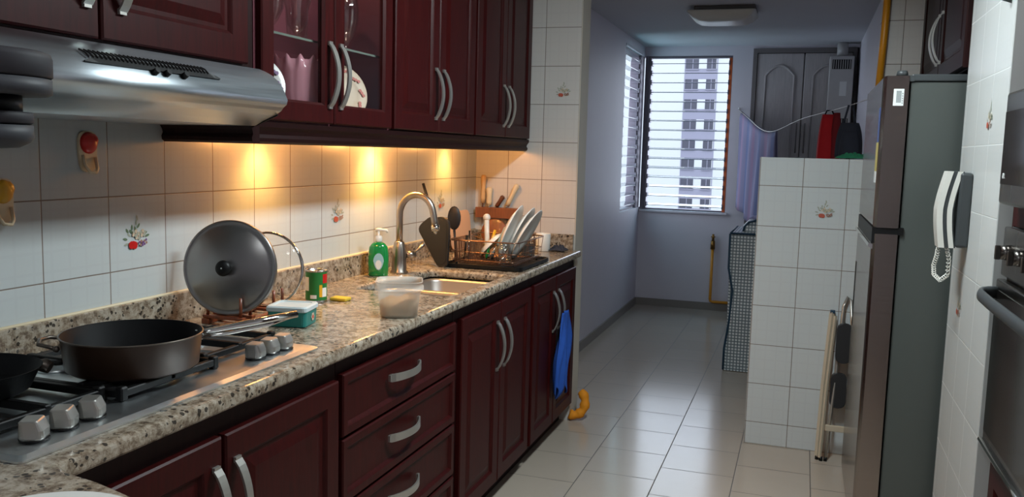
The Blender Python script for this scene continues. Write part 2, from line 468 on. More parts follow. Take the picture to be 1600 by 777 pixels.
# ------------------------------------------------------------------ setting
XW, YE, CZ = -1.69, 4.415, 2.44
def decal(b, p, u, v, n, s, mis):
    """printed fruit motif: leaves, flower, apples, grapes"""
    p, u, v, n = (Vector(x) for x in (p, u, v, n))
    def blob(x, y, rx, ry, mi, a=0, k=12):
        ca, sa = math.cos(a), math.sin(a)
        vs = []
        for i in range(k):
            t = 2*PI*i/k; ex = rx*math.cos(t); ey = ry*math.sin(t)
            vs.append(b.bm.verts.new(p+u*(s*(x+ex*ca-ey*sa))+v*(s*(y+ex*sa+ey*ca))+n*(.0006+.0001*blob.i)))
        blob.i += 1
        f = b.bm.faces.new(vs); f.material_index = mi; f.tag = True
        for w in vs: w.tag = True
    blob.i = 0
    red, green, pur, cream, brown, pale = mis
    for x, y, a in ((-.38, .12, 2.6), (-.48, .3, 2.2), (-.22, .42, 1.5), (.02, .62, 1.4), (.14, .48, .9), (-.6, -.02, 2.9), (-.55, -.24, 3.4), (-.05, .35, 1.8), (-.28, .26, 2.4), (.06, .8, 1.8), (.5, .16, .4), (.62, .05, .2)):
        blob(x, y, .12, .05, green if blob.i % 3 else pale, a)
    for cx_, cy_ in ((.1, .06), (.36, .16), (-.08, .18)):
        for k in range(5):
            a = k*2*PI/5+cx_; blob(cx_+.1*math.cos(a), cy_+.085*math.sin(a), .095, .07, cream if k % 2 else pale, a)
        blob(cx_, cy_, .035, .03, brown)
    blob(-.3, -.28, .15, .16, red); blob(-.12, -.3, .15, .16, red); blob(-.2, -.2, .1, .08, red)
    for x, y in ((.14, -.2), (.24, -.16), (.34, -.22), (.19, -.3), (.3, -.32), (.42, -.16), (.41, -.29), (.52, -.24), (.5, -.12)): blob(x, y, .055, .055, pur if blob.i % 2 else brown)
    blob(-.05, .5, .012, .2, green, .2)

DM = ['red', 'leafgreen', 'purple', 'petal', 'dried', 'pale_print', 'rust']
b = B().box((-1.9, -1.3, -.12), (1.3, 8.6, 0)); struct('floor', b, 'floor')
b = B().box((-1.9, -1.3, CZ), (1.3, 8.6, CZ+.12)); struct('ceiling', b, 'ceil')
b = B().box((XW-.12, -1.3, 0), (XW, YE+.1, CZ))
for y in (.822, 1.872, 2.933, 3.935): decal(b, (XW, y, 1.178), (0, 1, 0), (0, 0, 1), (1, 0, 0), .066, (1, 2, 3, 4, 5, 6) if y < 1 or 1.8 < y < 1.9 else (7, 6, 5, 4, 5, 6))
struct('wall_left', b, ['tile_left']+DM)
b = B().box((XW, YE, 0), (-1.125, YE+.165, CZ)); b.box((-1.1275, YE-.001, 0), (-1.1225, YE+.166, CZ), mi=8)
decal(b, (-1.215, YE, 1.75), (1, 0, 0), (0, 0, 1), (0, -1, 0), .056, (7, 6, 5, 4, 5, 6))
struct('wall_end', b, ['tile_end']+DM+['beige_paint'])
b = B().box((-.208, YE, 0), (.30, YE+.13, 1.44), .003, 1)
decal(b, (.105, YE, 1.185), (1, 0, 0), (0, 0, 1), (0, -1, 0), .062, (7, 6, 5, 4, 5, 6))
struct('wall_half', b, ['tile_half']+DM)
b = B().box((.30, YE, 0), (1.2, YE+.13, CZ)); struct('wall_fridge_side', b, 'tile_end')
b = B().box((.487, 2.555, 0), (1.2, 3.2, CZ), .002, 1)
for y, z in ((2.765, 1.56), (3.0, .985)): decal(b, (.487, y, z), (0, -1, 0), (0, 0, 1), (-1, 0, 0), .056, (7, 6, 5, 4, 5, 6))
struct('wall_right', b, ['tile_right']+DM)
b = B().box((1.05, 3.2, 0), (1.2, YE, CZ)); b.box((.56, -1.3, 0), (1.2, 1.6, CZ)); struct('wall_right_rear', b, 'paint')
b = B().box((-1.81, -1.42, 0), (1.2, -1.3, CZ)); struct('wall_back', b, 'paint')
XH, YF = -1.478, 8.22
# hall left wall with the side window opening, far wall with window and closet openings
SW = (7.31, 8.05, .94, 2.345); FW = (-1.44, -.675, .92, 2.355)
b = B().box((XH-.14, YE+.165, 0), (XH, SW[0], CZ)); b.box((XH-.14, SW[0], 0), (XH, YF+.14, SW[2])); b.box((XH-.14, SW[0], SW[3]), (XH, YF+.14, CZ))
struct('wall_hall_left', b, 'paint')
CL = (-.497, .372, 2.412)
b = B().box((XH, YF, 0), (CL[0], YF+.14, FW[2])); b.box((FW[1], YF, FW[2]), (CL[0], YF+.14, CZ)); b.box((XH, YF, FW[3]), (FW[1], YF+.14, CZ))
b.box((CL[0], YF, CL[2]), (.6, YF+.14, CZ)); b.box((CL[1]+.02, YF, 0), (.6, YF+.14, CL[2])); b.box((CL[0]-.02, YF+.14, 0), (.6, YF+.2, CZ))
struct('wall_far', b, 'paint')
b = B().box((.392, YE+.13, 0), (.6, YF, CZ)); struct('wall_hall_right', b, 'paint')
b = B().box((XH, YE+.17, 0), (XH+.012, YF, .07)); struct('baseboard_left', b, 'base_tile')
b = B().box((XH+.012, YF-.012, 0), (CL[0], YF, .07)); struct('baseboard_far', b, 'base_tile')

def louver_window(name, horiz, lo, hi, z0, z1, plane, axis):
    """jalousie: frame, slats tilted down to the inside. axis 'x' = runs along x at y=plane; 'y' = along y at x=plane"""
    def P(t, d, z): return (t, plane+d, z) if axis == 'x' else (plane-d, t, z)
    def bx(b, t0, t1, d0, d1, za, zb, mi=0):
        a = Vector(P(t0, d0, za)); c = Vector(P(t1, d1, zb))
        b.box([min(a[i], c[i]) for i in range(3)], [max(a[i], c[i]) for i in range(3)], mi=mi)
    w = bpy.data.objects.new(name, None); C.objects.link(w); w['kind'] = 'structure'; W[w.name] = Matrix()
    b = B(); f = .022
    bx(b, lo, lo+f, .02, .09, z0, z1); bx(b, hi-f, hi, .02, .09, z0, z1); bx(b, lo+f, hi-f, .02, .09, z1-.018, z1); bx(b, lo+f, hi-f, .02, .09, z0, z0+.015)
    build('window_frame', b, 'alu', w)
    n = 16; pitch = (z1-z0-.03)/n; s = .13; wd = .105
    cb = B(); 
    for i in range(n):
        z = z0+.03+pitch*(i+.15); b = B()
        for (d0, d1, mi) in ((0, .004, 1), (.004, wd-.004, 0), (wd-.004, wd, 1)):
            q = []
            for d in (d0, d1):
                for e in (0, .005): q.append((d+.0, z+s*d+e))
            pts = [(q[0]), (q[1]), (q[3]), (q[2])]
            b.loops([[P(lo+f+.004, d, zz) for d, zz in pts], [P(hi-f-.004, d, zz) for d, zz in pts]], mi=mi)
        build('louver_slat', b, ['louver', 'louver_edge'], w)
        for t in (lo+f, hi-f-.012): bx(cb, t, t+.012, .005, .085, z-.012, z+.03)
    build('slat_clip', cb, 'alu', w)
    return w
w1 = louver_window('window_1', 1, FW[0], FW[1], FW[2], FW[3], YF, 'x')
b = B().box((FW[1]-.032, YF+.012, FW[2]+.004), (FW[1]-.004, YF+.0195, FW[3]-.02), .002); build('side_jamb_strip', b, 'orange_clay', w1)
b = B().box((XH+.0, YF+.092, FW[2]), (FW[0]+.004, YF+.13, FW[3])); b.box((FW[0]-.03, YF-.004, FW[2]), (FW[0], YF+.09, FW[3])); build('corner_mullion', b, 'alu', w1)
b = B().box((FW[0]-.03, YF-.03, FW[2]-.02), (FW[1]+.02, YF+.13, FW[2]+.001), .004); build('window_sill', b, 'paint', w1)
w2 = louver_window('window_2', 1, SW[0], SW[1], SW[2], SW[3], XH, 'y')
b = B().box((XH-.1, SW[1]-.002, SW[2]), (XH-.0, YF-.004, SW[3])); build('corner_post', b, 'alu', w2)
b = B().box((XH-.12, SW[0], SW[3]-.004), (XH+.006, SW[0]+.75, SW[3]+.02), .003); build('window_head', b, 'alu_light', w2)

# ------------------------------------------------------------------ world outside
far = bpy.data.objects
def building(label, x0, x1, y, z0, z1, depth, bays, rows, pitch, ztop, grp=None):
    t = thing('apartment_building', label, 'building', ((x0+x1)/2, y, z0))
    b = B().box((x0, y, z0), (x1, y+depth, z1)); build('walls', b, 'bld_white', t)
    for (a, c) in bays:
        b = B().box((a-.15, y-.02, z0), (c+.15, y+.3, z1-1)); build('window_bay', b, 'bld_grey', t)
        w_ = (c-a)
        for r in range(rows):
            z = ztop-pitch*r
            b = B().box((a, y-.05, z), (c, y+.2, z+1.3)); build('window_row', b, 'bld_white', t)
            for u0, u1 in ((0, .42), (.68, .98)):
                b = B().box((a+w_*u0, y-.09, z), (a+w_*u1, y+.1, z+1.3)); b.box((a+w_*u0-.05, y-.2, z-.14), (a+w_*u1+.05, y+.1, z-.02), mi=1); b.box((a+w_*(u0*.45+u1*.55)-.04, y-.11, z), (a+w_*(u0*.45+u1*.55)+.04, y, z+1.3), mi=1)
                build('window', b, ['bld_glass', 'bld_grey'], t)
            if r == 1 :
                b = B().box((a+w_*.72, y-.7, z+1.45), (a+w_*.95, y-.05, z+2.1), .05); b.cyl((a+w_*.835, y-.72, z+1.77), (a+w_*.835, y-.7, z+1.77), .25, mi=1)
                build('air_conditioner', b, ['bld_white', 'bld_grey'], t)
    return t
building('white apartment tower with a grey strip of dark windows seen through the louvers', -34, -7.4, 120, -36, 34, 14, [(-16, -11.9)], 15, 2.68, 15.8)
building('distant pale tower block glimpsed through the narrow side louver window', -64, -36, 150, -36, 26, 14, [(-60, -54), (-50, -44)], 13, 2.9, 22)
b = B().box((-200, 20, -37), (120, 300, -36)); o = build('ground', b, 'ground'); o['kind'] = 'structure'
def tree(x, y, z, r, label):
    t = thing('tree', label, 'tree', (x, y, -36))
    b = B().cyl((x, y, -36), (x, y, z), .35, .2, 10); build('trunk', b, 'trunk', t)
    b = B()
    for k in range(26):
        a = random.random()*2*PI; e = random.uniform(-.6, 1); rr = r*random.uniform(.2, .8)
        b.sphere((x+rr*math.cos(a), y+rr*math.sin(a), z+e*r*.8), r*random.uniform(.28, .5), 8)
    for v in b.bm.verts: v.co += Vector((random.uniform(-1, 1), random.uniform(-1, 1), random.uniform(-1, 1)))*r*.05
    build('crown', b, 'leaves', t)
tree(-17.5, 70, -6.5, 4.2, 'dark green tree seen low through the side louver window')

# ------------------------------------------------------------------ cabinetry helpers
RIGHT = lambda x, y, z: Matrix(((0, -1, 0, x), (1, 0, 0, y), (0, 0, 1, z), (0, 0, 0, 1)))     # local u -> +y, front(-y) -> +x
LEFT = lambda x, y, z: Matrix(((0, 1, 0, x), (-1, 0, 0, y), (0, 0, 1, z), (0, 0, 0, 1)))      # local u -> -y, front(-y) -> -x
FRONT = lambda x, y, z: Matrix.Translation((x, y, z))                                       # faces -y
def bow(parent, xf, u, v, length, horiz=False, mat='nickel', out=.03, wd=.024):
    """arched flat bar pull on the door face; (u, v) = centre on the face plane"""
    b = B(xf); n = 16; ls = []
    for k in range(n+1):
        t = k/n; s = (t-.5)*length; d = .004+out*math.sin(PI*t)**.75
        for_w = wd*(1-.12*math.sin(PI*t)); h = .0028
        def p(w, dd): return (u+s, -dd, v+w) if horiz else (u+w, -dd, v+s)
        ls.append([p(-for_w/2, d-h), p(for_w/2, d-h), p(for_w/2, d+h), p(-for_w/2, d+h)])
    b.loops(ls)
    for t in (-.5, .5):
        if horiz: b.box((u+t*length-.006, -.007, v-wd*.4), (u+t*length+.006, .0005, v+wd*.4))
        else: b.box((u-wd*.4, -.007, v+t*length-.006), (u+wd*.4, .0005, v+t*length+.006))
    return build('handle', b, mat, parent, None)
T = .02
def door(parent, xf, u0, u1, z0, z1, hu, hv, hl=.19, fr=.062, mat='mahogany', name='door'):
    b = B(xf @ Matrix.Translation((u0, 0, z0))).panel(u1-u0, z1-z0, T, fr); d = build(name, b, mat, parent)
    bow(d, xf @ Matrix.Translation((0, -T, 0)), hu, hv, hl)
    return d

# ------------------------------------------------------------------ base cabinets (left run)
XD = -1.128
def base_unit(label, y0, y1, doors):
    t = thing('base_cabinet', label, 'cabinet', (XD-.25, (y0+y1)/2, 0), group=None)
    b = B().box((XW+.004, y0, .09), (XD-.02, y0+.018, .889)); b.box((XW+.004, y1-.018, .09), (XD-.02, y1, .889)); b.box((XW+.004, y0+.018, .09), (XD-.02, y1-.018, .108))
    b.box((XD-.02, y0, .09), (XD, y1, .889)); b.box((XW+.004, y0, 0), (XD-.05, y1, .09))
    build('carcass', b, 'mahogany_dark', t); X = RIGHT(XD, y0, 0)
    return t, X
t, X = base_unit('mahogany two-door base cabinet beneath the cooktop', .96, 1.948, 2)
door(t, X, .05, .50, .10, .832, .475, .675); door(t, X, .512, .978, .10, .832, .545, .675)
t, X = base_unit('mahogany four-drawer base unit between the cooktop and the sink', 1.951, 2.745, 0)
for z0, z1 in ((.672, .842), (.487, .664), (.298, .479), (.105, .290)):
    b = B(X @ Matrix.Translation((.008, 0, z0))).panel(.778, z1-z0, T, .028, raise_=False); d = build('drawer', b, 'mahogany', t)
    bow(d, X @ Matrix.Translation((0, -T, 0)), .375, (z0+z1)/2+.012, .20, True)
t, X = base_unit('mahogany two-door base cabinet beneath the sink', 2.748, 3.622, 2)
door(t, X, .045, .455, .10, .842, .415, .67); door(t, X, .463, .866, .10, .842, .503, .67)
t, X = base_unit('mahogany end base cabinet with the blue cloth hung from its handles', 3.625, 4.41, 2)
door(t, X, .03, .39, .10, .842, .348, .67); door(t, X, .398, .775, .10, .842, .44, .67)

# ------------------------------------------------------------------ granite worktop, sink
sink_poly = roundpoly([(-1.15, 2.77), (-1.15, 3.37), (-1.485, 3.37), (-1.485, 3.075), (-1.53, 3.02), (-1.53, 2.77)], .055)
pen = [(-1.087, 4.408), (XW+.002, 4.408), (XW+.002, .35), (-.62, .35), (-.60, .6), (-.66, .80), (-.76, .90), (-.87, .968), (-.98, 1.0), (-1.05, 1.012), (-1.087, 1.03)]
wt = slab([pen, sink_poly], .89, .925, .012)
wt = build('granite_worktop', wt, 'granite'); tag(wt, 'speckled beige granite worktop running along the left wall', 'worktop')
b = B().box((XW+.001, .35, .924), (XW+.022, 4.408, 1.008), .003, 2); b.box((XW+.022, YE-.021, .924), (-1.13, YE-.002, 1.008), .003, 2)
build('backsplash', b, 'granite', wt)
b = B().tube([(XW+.012, .36, 1.009), (XW+.012, 4.39, 1.009)], .005, 6); build('sealant_bead', b, 'cream_plastic', wt)
t = thing('kitchen_sink', 'stainless double-bowl sink set into the granite', 'sink', (-1.33, 3.05, .72))
def bowl(x0, y0, x1, y1, ztop=.8888, dep=.17):
    b = B(); ls = []
    for ins, z in ((-.012, ztop), (0, ztop), (.004, ztop-.01), (.012, ztop-dep+.03), (.04, ztop-dep), (.13, ztop-dep-.003)):
        ls.append([(x, y, z) for x, y in rrect(x0+ins, y0+ins, x1-ins, y1-ins, max(.012, .06-ins*.3), 5)])
    b.loops(ls, cap0=False, smooth=True)
    c = ((x0+x1)/2, (y0+y1)/2, ztop-dep-.0028); b.lathe([(.036, 0), (.038, .002), (.028, .002), (.026, .0005)], c, 20, cap0=False)
    return b
for i, (x0, y0, x1, y1) in enumerate(((-1.526, 2.782, -1.158, 3.034), (-1.478, 3.062, -1.158, 3.358))):
    o = build('bowl', bowl(x0, y0, x1, y1), 'sink_steel', t)
b = B().box((-1.478, 3.034, .880), (-1.158, 3.062, .8895), .003); build('divider', b, 'sink_steel', t)

# ------------------------------------------------------------------ faucet
t = thing('faucet', 'brushed nickel gooseneck faucet behind the sink', 'faucet', (-1.555, 3.2, .925))
fx, fy = -1.555, 3.2
b = B().lathe([(.036, 0), (.036, .006), (.031, .012), (.030, .06), (.028, .1), (.022, .122), (.02, .128), (.017, .132)], (fx, fy, .9254), 28); build('base', b, 'brushed_nickel', t)
pts = [(fx, fy, 1.045), (fx, fy, 1.15)]
for k in range(1, 15):
    a = PI*k/14*.96; pts.append((fx+.075-.075*math.cos(a), fy, 1.165+.085*math.sin(a)))
e = Vector(pts[-1]); pts += [tuple(e+Vector((.006, 0, -.03))), tuple(e+Vector((.009, 0, -.052)))]
b = B().tube(pts, .0135, 14); build('spout', b, 'brushed_nickel', t)
e = Vector(pts[-1]); b = B().cyl(e+Vector((0, 0, .008)), e+Vector((.002, 0, -.016)), .0165, .0165, 18); b.cyl(e+Vector((.002, 0, -.016)), e+Vector((.002, 0, -.028)), .008, .006, 12)
build('aerator', b, 'chrome', t)
b = B().cyl((fx+.02, fy+.02, 1.0), (fx+.05, fy+.05, 1.0), .016, .014, 16); b.tube([(fx+.04, fy+.045, 1.0), (fx+.058, fy+.062, 1.02), (fx+.078, fy+.074, 1.045)], [.007, .0065, .009], 10); build('lever', b, 'brushed_nickel', t)

# ------------------------------------------------------------------ upper cabinets
XU = -1.405
def upper_unit(label, y0, y1, z0, mat='mahogany'):
    t = thing('wall_cabinet', label, 'cabinet', (XW+.15, (y0+y1)/2, z0))
    return t, RIGHT(XU, y0, 0)
def carc(t, y0, y1, z0, front=XU, glass=False, back=XW+.003):
    b = B()
    if not glass: b.box((back, y0, z0), (front, y1, CZ-.003), .002, 1)
    else:
        p = .018
        b.box((back, y0, z0), (front, y0+p, CZ-.003)); b.box((back, y1-p, z0), (front, y1, CZ-.003)); b.box((back, y0+p, z0), (front, y1-p, z0+p))
        b.box((back, y0+p, CZ-.021), (front, y1-p, CZ-.003))
        build('back_panel', B().box((back, y0+p, z0+p), (back+.008, y1-p, CZ-.021)), 'maroon', t)
    return build('carcass', b, 'maroon' if glass else 'mahogany_dark', t)
t, X = upper_unit('mahogany cabinet mounted over the steel range hood', .92, 1.995, 1.636); carc(t, .92, 1.995, 1.636)
door(t, X, .02, .525, 1.642, CZ-.01, .49, 1.80, fr=.07); door(t, X, .533, 1.03, 1.642, CZ-.01, .585, 1.80, fr=.07)
tg, X = upper_unit('glass-fronted mahogany wall cabinet showing stemware and patterned plates', 1.998, 2.79, 1.498); carc(tg, 1.998, 2.79, 1.498, glass=True)
def glass_door(parent, xf, u0, u1, z0, z1, hu, hv):
    fr = .062; w, h = u1-u0, z1-z0; xx = xf @ Matrix.Translation((u0, 0, z0)); b = B(xx)
    def rect(i, d): return [(i, -d, i), (w-i, -d, i), (w-i, -d, h-i), (i, -d, h-i)]
    b.loops([rect(0, 0), rect(0, T-.004), rect(.004, T), rect(fr-.008, T), rect(fr, T-.008), rect(fr, 0)], ring=True)
    d = build('door', b, 'mahogany', parent)
    b = B(xx).box((fr-.006, -.010, fr-.006), (w-fr+.006, -.006, h-fr+.006)); build('glass_pane', b, 'glass', d)
    bow(d, xf @ Matrix.Translation((0, -T, 0)), hu, hv, .19)
glass_door(tg, X, .01, .385, 1.503, CZ-.01, .355, 1.65); glass_door(tg, X, .391, .782, 1.503, CZ-.01, .42, 1.65)
b = B().box((XW+.012, 2.02, 1.745), (XU-.02, 2.768, 1.751)); g_ = build('glass_shelf', b, ['ware'], tg); build('shelf_edge', B().box((XU-.0205, 2.02, 1.7448), (XU-.018, 2.768, 1.7512)), 'shelf_edge', g_)
for lab, y0, y1, a, c in (('dark mahogany two-door wall cabinet beside the glass-fronted one', 2.793, 3.595, .395, .402), ('last dark mahogany wall cabinet against the tiled end wall', 3.598, 4.408, .40, .407)):
    t, X = upper_unit(lab, y0, y1, 1.498); carc(t, y0, y1, 1.498)
    door(t, X, .012, a, 1.503, CZ-.01, a-.032, 1.65); door(t, X, c, y1-y0-.012, 1.503, CZ-.01, c+.036, 1.65)
# light rail under the cabinets
def rail_prof(): return [(-.028, .0), (-.006, .0), (.004, .006), (.006, .016), (.0, .026), (.004, .036), (.012, .046), (.014, .06), (-.028, .06)]
b = B(); pf = rail_prof()
b.loops([[(XU+d, 1.994, 1.437+h) for d, h in pf], [(XU+d, 4.408, 1.437+h) for d, h in pf]])
b.loops([[(XW+.004, 1.998-d-.02, 1.437+h) for d, h in pf], [(XU+.012, 1.998-d-.02, 1.437+h) for d, h in pf]])
o = build('light_rail', b, 'mahogany_dark'); tag(o, 'dark moulding strip along the underside of the wall cabinets', 'moulding')

# contents of the glass cabinet
def ware(name, label, cat, prof, x, y, z, mat='ware', n=28, group=None, extra=None):
    b = B().lathe(prof, (0, 0, 0), n); o = build(name, b, mat); tag(o, label, cat, group); o.location = (x, y, z); return o
hz = 1.7512; zb = 1.517
hur = [(.034, 0), (.036, .004), (.012, .012), (.010, .03), (.022, .045), (.038, .08), (.041, .12), (.034, .16), (.032, .2), (.036, .215), (.033, .215), (.029, .2), (.031, .16), (.037, .12), (.034, .08), (.018, .05), (.002, .046)]
lamp_glass = [(.046, 0), (.048, .006), (.030, .012), (.033, .05), (.036, .10), (.05, .15), (.056, .2), (.045, .26), (.042, .26), (.053, .2), (.047, .15), (.033, .1), (.029, .05), (.002, .02)]
tul = [(.036, 0), (.038, .005), (.012, .012), (.012, .03), (.03, .05), (.046, .1), (.048, .15), (.040, .2), (.037, .2), (.045, .15), (.043, .1), (.026, .053), (.002, .04)]
ware('glass_vase', 'large clear glass vase with narrow foot behind the left glass door', 'vase', lamp_glass, -1.50, 2.357, hz)
ware('glass_goblet', 'clear goblet partly cut off by the left edge of the glass door', 'goblet', hur, -1.50, 2.215, hz)
ware('beer_glass', 'tall stemmed beer glass behind the right glass door', 'glass', tul, -1.50, 2.648, hz)
b = B(); n = 112; ls = []
for r, z, sc in ((.03, 0, 0), (.070, .003, 0), (.080, .015, 0), (.086, .05, .15), (.090, .10, .4), (.096, .128, 1), (.092, .127, 1), (.086, .10, .4), (.082, .05, .15), (.074, .02, 0), (.002, .014, 0)):
    ls.append([((r+.0025*sc*math.cos(14*2*PI*k/n))*math.cos(2*PI*k/n), (r+.0025*sc*math.cos(14*2*PI*k/n))*math.sin(2*PI*k/n), z+.005*sc*math.cos(14*2*PI*k/n)+.0022*math.cos(28*2*PI*k/n)*(r > .06)) for k in range(n)])
b.loops(ls, smooth=True); o = build('scalloped_bowl', b, 'cut_glass'); tag(o, 'pink cut-glass bowl with scalloped rim on the cabinet floor', 'bowl'); o.location = (-1.505, 2.365, zb); o.scale = (.92, .92, 1.42)
def standing_plate(name, label, mats, r, loc, rz, tilt, rings):
    """plate whose axis points along local +z, stood up and leaned"""
    b = B().lathe([(.002, .012), (r*.55, .012), (r*.66, .016), (r*.97, .026), (r, .024), (r*.68, .008), (r*.6, .002), (r*.35, 0), (.002, 0)], (0, 0, 0), 40)
    if rings:
        for k in range(10):
            a = 2*PI*k/10
            for q, rr in ((0, r*.8), (.12, r*.76), (-.12, r*.85)):
                b.lathe([(.006, 0), (.006, .0006)], (rr*math.cos(a+q), rr*math.sin(a+q), .0225+(rr/r-.8)*.03), 8, mi=1)
    o = build(name, b, mats); o.rotation_euler = (tilt, 0, rz); o.location = loc; return o
o = standing_plate('dinner_plate', '', ['petal', 'rust'], .098, (-1.515, 2.635, zb+.0965), math.radians(60), math.radians(72), True); tag(o, 'cream plate with brown scrollwork standing behind the right glass door', 'plate')
o = standing_plate('salad_plate', '', ['porcelain', 'purple'], .088, (-1.53, 2.175, zb+.0865), math.radians(55), math.radians(75), True); tag(o, 'white plate standing at the left edge inside the glass cabinet', 'plate')

# ------------------------------------------------------------------ range hood
t = thing('range_hood', 'stainless range hood with black vent grille over the cooktop', 'hood', (-1.5, 1.45, 1.482))
sec = [(XW+.003, 1.634), (-1.386, 1.634), (-1.372, 1.632), (-1.352, 1.625), (-1.332, 1.615), (-1.316, 1.602), (-1.303, 1.587), (-1.293, 1.570), (-1.285, 1.552), (-1.288, 1.540), (-1.298, 1.532), (-1.304, 1.524), (-1.321, 1.513), (-1.36, 1.497), (-1.385, 1.484), (XW+.003, 1.482)]
b = B(); b.loops([[(x, y, z) for x, z in sec] for y in (.96, 1.975)])
o = build('canopy', b, 'hood_steel', t)
for f in o.data.polygons: f.use_smooth = len(f.vertices) == 4
o.data.polygons.foreach_set('use_smooth', [len(p.vertices) == 4 and p.area < .06 for p in o.data.polygons])
b = B().loops([[(-1.337+d, 1.976, z) for d, z in ((.0, 1.508), (.02, 1.517), (.02, 1.511), (-.055, 1.481), (-.075, 1.481))], [(-1.337+d, 1.979, z) for d, z in ((.0, 1.508), (.02, 1.517), (.02, 1.511), (-.055, 1.481), (-.075, 1.481))]])
build('end_trim', b, 'black', t)
# grille lies on the curved front
def onhood(s, lift):
    """point of the section between index 2 and 7 by z"""
    zs = [(x, z) for x, z in sec[2:9]]
    for (x0, z0), (x1, z1) in zip(zs, zs[1:]):
        if z1 <= s <= z0:
            k = (z0-s)/(z0-z1); x = x0+(x1-x0)*k; n = Vector((-(z1-z0), 0, (x1-x0))).normalized()
            return Vector((x, 0, s))+n*lift
    return Vector((zs[0][0], 0, s))
b = B()
za, zbm = 1.612, 1.581
pl = []
for k in range(25):
    t_ = k/24; y = 1.315+.40*t_
    e = min(1., min(t_, 1-t_)*9+.15)
    pl.append([onhood(zbm, .004)+Vector((0, y, 0)), onhood(zbm, .0)+Vector((0, y, 0)), onhood(zbm+.013*e, .0)+Vector((0, y, 0)), onhood(zbm+.013*e, .005)+Vector((0, y, 0))])
b.loops(pl)
g = build('vent_grille', b, 'black', t)
b = B()
for k in range(32):
    y = 1.33+.36*k/32
    p0 = onhood(zbm+.008, .005)+Vector((0, y, 0)); p1 = onhood(zbm+.022, .004)+Vector((0, y-.012, 0)); pm = (p0+p1)/2+Vector((.002, 0, .002))
    b.tube([p0, pm, p1], .0021, 5)
build('vent_slat', b, 'black', g)
for y in (1.50, 1.535, 1.59):
    p = onhood(1.578, 0)+Vector((0, y, 0)); q = onhood(1.578, .012)+Vector((0, y, 0)); build('knob', B().cyl(p, q, .0075, .0065, 14), 'black', g)

# ------------------------------------------------------------------ cooktop
t = thing('gas_cooktop', 'stainless gas cooktop with black cast-iron grates set into the worktop', 'cooktop', (-1.385, 1.445, .925))
b = B(); ls = []
for ins, z in ((0, .9255), (0, .929), (.012, .934), (.03, .9345)): ls.append([(x, y, z) for x, y in rrect(-1.635+ins, 1.0+ins, -1.137-ins, 1.89-ins, .012, 3)])
b.loops(ls); build('plate', b, 'cook_steel', t)
burn = [(-1.45, 1.17, .045), (-1.32, 1.447, .06), (-1.44, 1.73, .045), (-1.53, 1.45, .036)]
for x, y, r in burn:
    bb = build('burner', B().lathe([(r*1.35, 0), (r*1.4, .004), (r*1.1, .006), (r*1.0, .014), (r*.98, .014)], (x, y, .9345), 32), 'cook_steel', t)
    build('burner_cap', B().lathe([(r*.8, .0), (r*.82, .006), (r*.7, .009), (.002, .009)], (x, y, .9485), 32), 'iron', bb)
def grate(x0, y0, x1, y1, cx, cy):
    b = B(); z0, z1 = .942, .957; w = .0075
    for (a, c) in (((x0, y0), (x1, y0)), ((x0, y1), (x1, y1)), ((x0, y0), (x0, y1)), ((x1, y0), (x1, y1))):
        b.box((min(a[0], c[0])-w, min(a[1], c[1])-w, z0), (max(a[0], c[0])+w, max(a[1], c[1])+w, z1), .002, 1)
    for dx, dy in ((1, 0), (-1, 0), (0, 1), (0, -1)):
        q0 = Vector((cx+dx*.028, cy+dy*.028)); q1 = Vector(((x1 if dx > 0 else x0) if dx else cx, (y1 if dy > 0 else y0) if dy else cy))
        b.box((min(q0.x, q1.x)-w, min(q0.y, q1.y)-w, z0+.003), (max(q0.x, q1.x)+w, max(q0.y, q1.y)+w, z1+.004), .002, 1)
    for x in (x0, x1):
        for y in (y0, y1): b.box((x-.009, y-.009, .9346), (x+.009, y+.009, z1+.006), .003, 1)
    return build('grate', b, 'iron', t)
grate(-1.6, 1.03, -1.265, 1.295, -1.45, 1.17); grate(-1.6, 1.31, -1.225, 1.585, -1.32, 1.447); grate(-1.6, 1.60, -1.265, 1.865, -1.44, 1.73)
def knob(x, y, rz):
    xf = Matrix.Translation((x, y, .9346)) @ Matrix.Rotation(rz, 4, 'Z')
    k = build('knob', B(xf).loops([[(x_+ox, y_, z_) for x_, y_ in rrect(-hx, -hy, hx, hy, rr_, 4)] for hx, hy, rr_, z_, ox in ((.019, .021, .012, .004, 0), (.0205, .0225, .012, .008, 0), (.020, .022, .010, .020, 0), (.0155, .021, .006, .035, -.003), (.0135, .019, .005, .037, -.003))]), 'nickel', t)
    build('knob_collar', B(xf).lathe([(.023, 0), (.024, .0035), (.02, .0038)], (0, 0, 0), 24), 'black', k)
for x, y, a in ((-1.192, 1.078, .5), (-1.197, 1.145, .5), (-1.197, 1.208, .5), (-1.196, 1.702, .2), (-1.195, 1.758, .2), (-1.193, 1.812, .2)): knob(x, y, a)

# pans
t = thing('saute_pan', 'large dark saute pan with a long steel handle on the cooktop', 'pan', (-1.32, 1.447, .9612))
px, py = -1.32, 1.447
b = B().lathe([(.002, 0), (.122, 0), (.131, .006), (.1385, .07), (.140, .0715)], (px, py, .9612), 56, cap1=False); b.lathe([(.140, .0715), (.1415, .0725), (.1415, .0745), (.1385, .0748)], (px, py, .9612), 56, cap0=False, cap1=False, mi=1); build('body', b, ['pan_out', 'pan_rim'], t)
b = B().lathe([(.002, .008), (.120, .008), (.128, .014), (.1365, .0735), (.139, .0746)], (px, py, .9612), 56, cap1=False); build('nonstick_lining', b, 'pan_in', t)
b = B(); hd = Vector((.52, .855, 0)).normalized(); st = Vector((px, py, 1.018))+hd*.139; sd = Vector((-hd.y, hd.x, 0))
e = Vector((-1.113, 1.745, 1.041))
b.box(st+Vector((-.006, -.006, -.016)), st+Vector((.008, .008, .008)), .003)
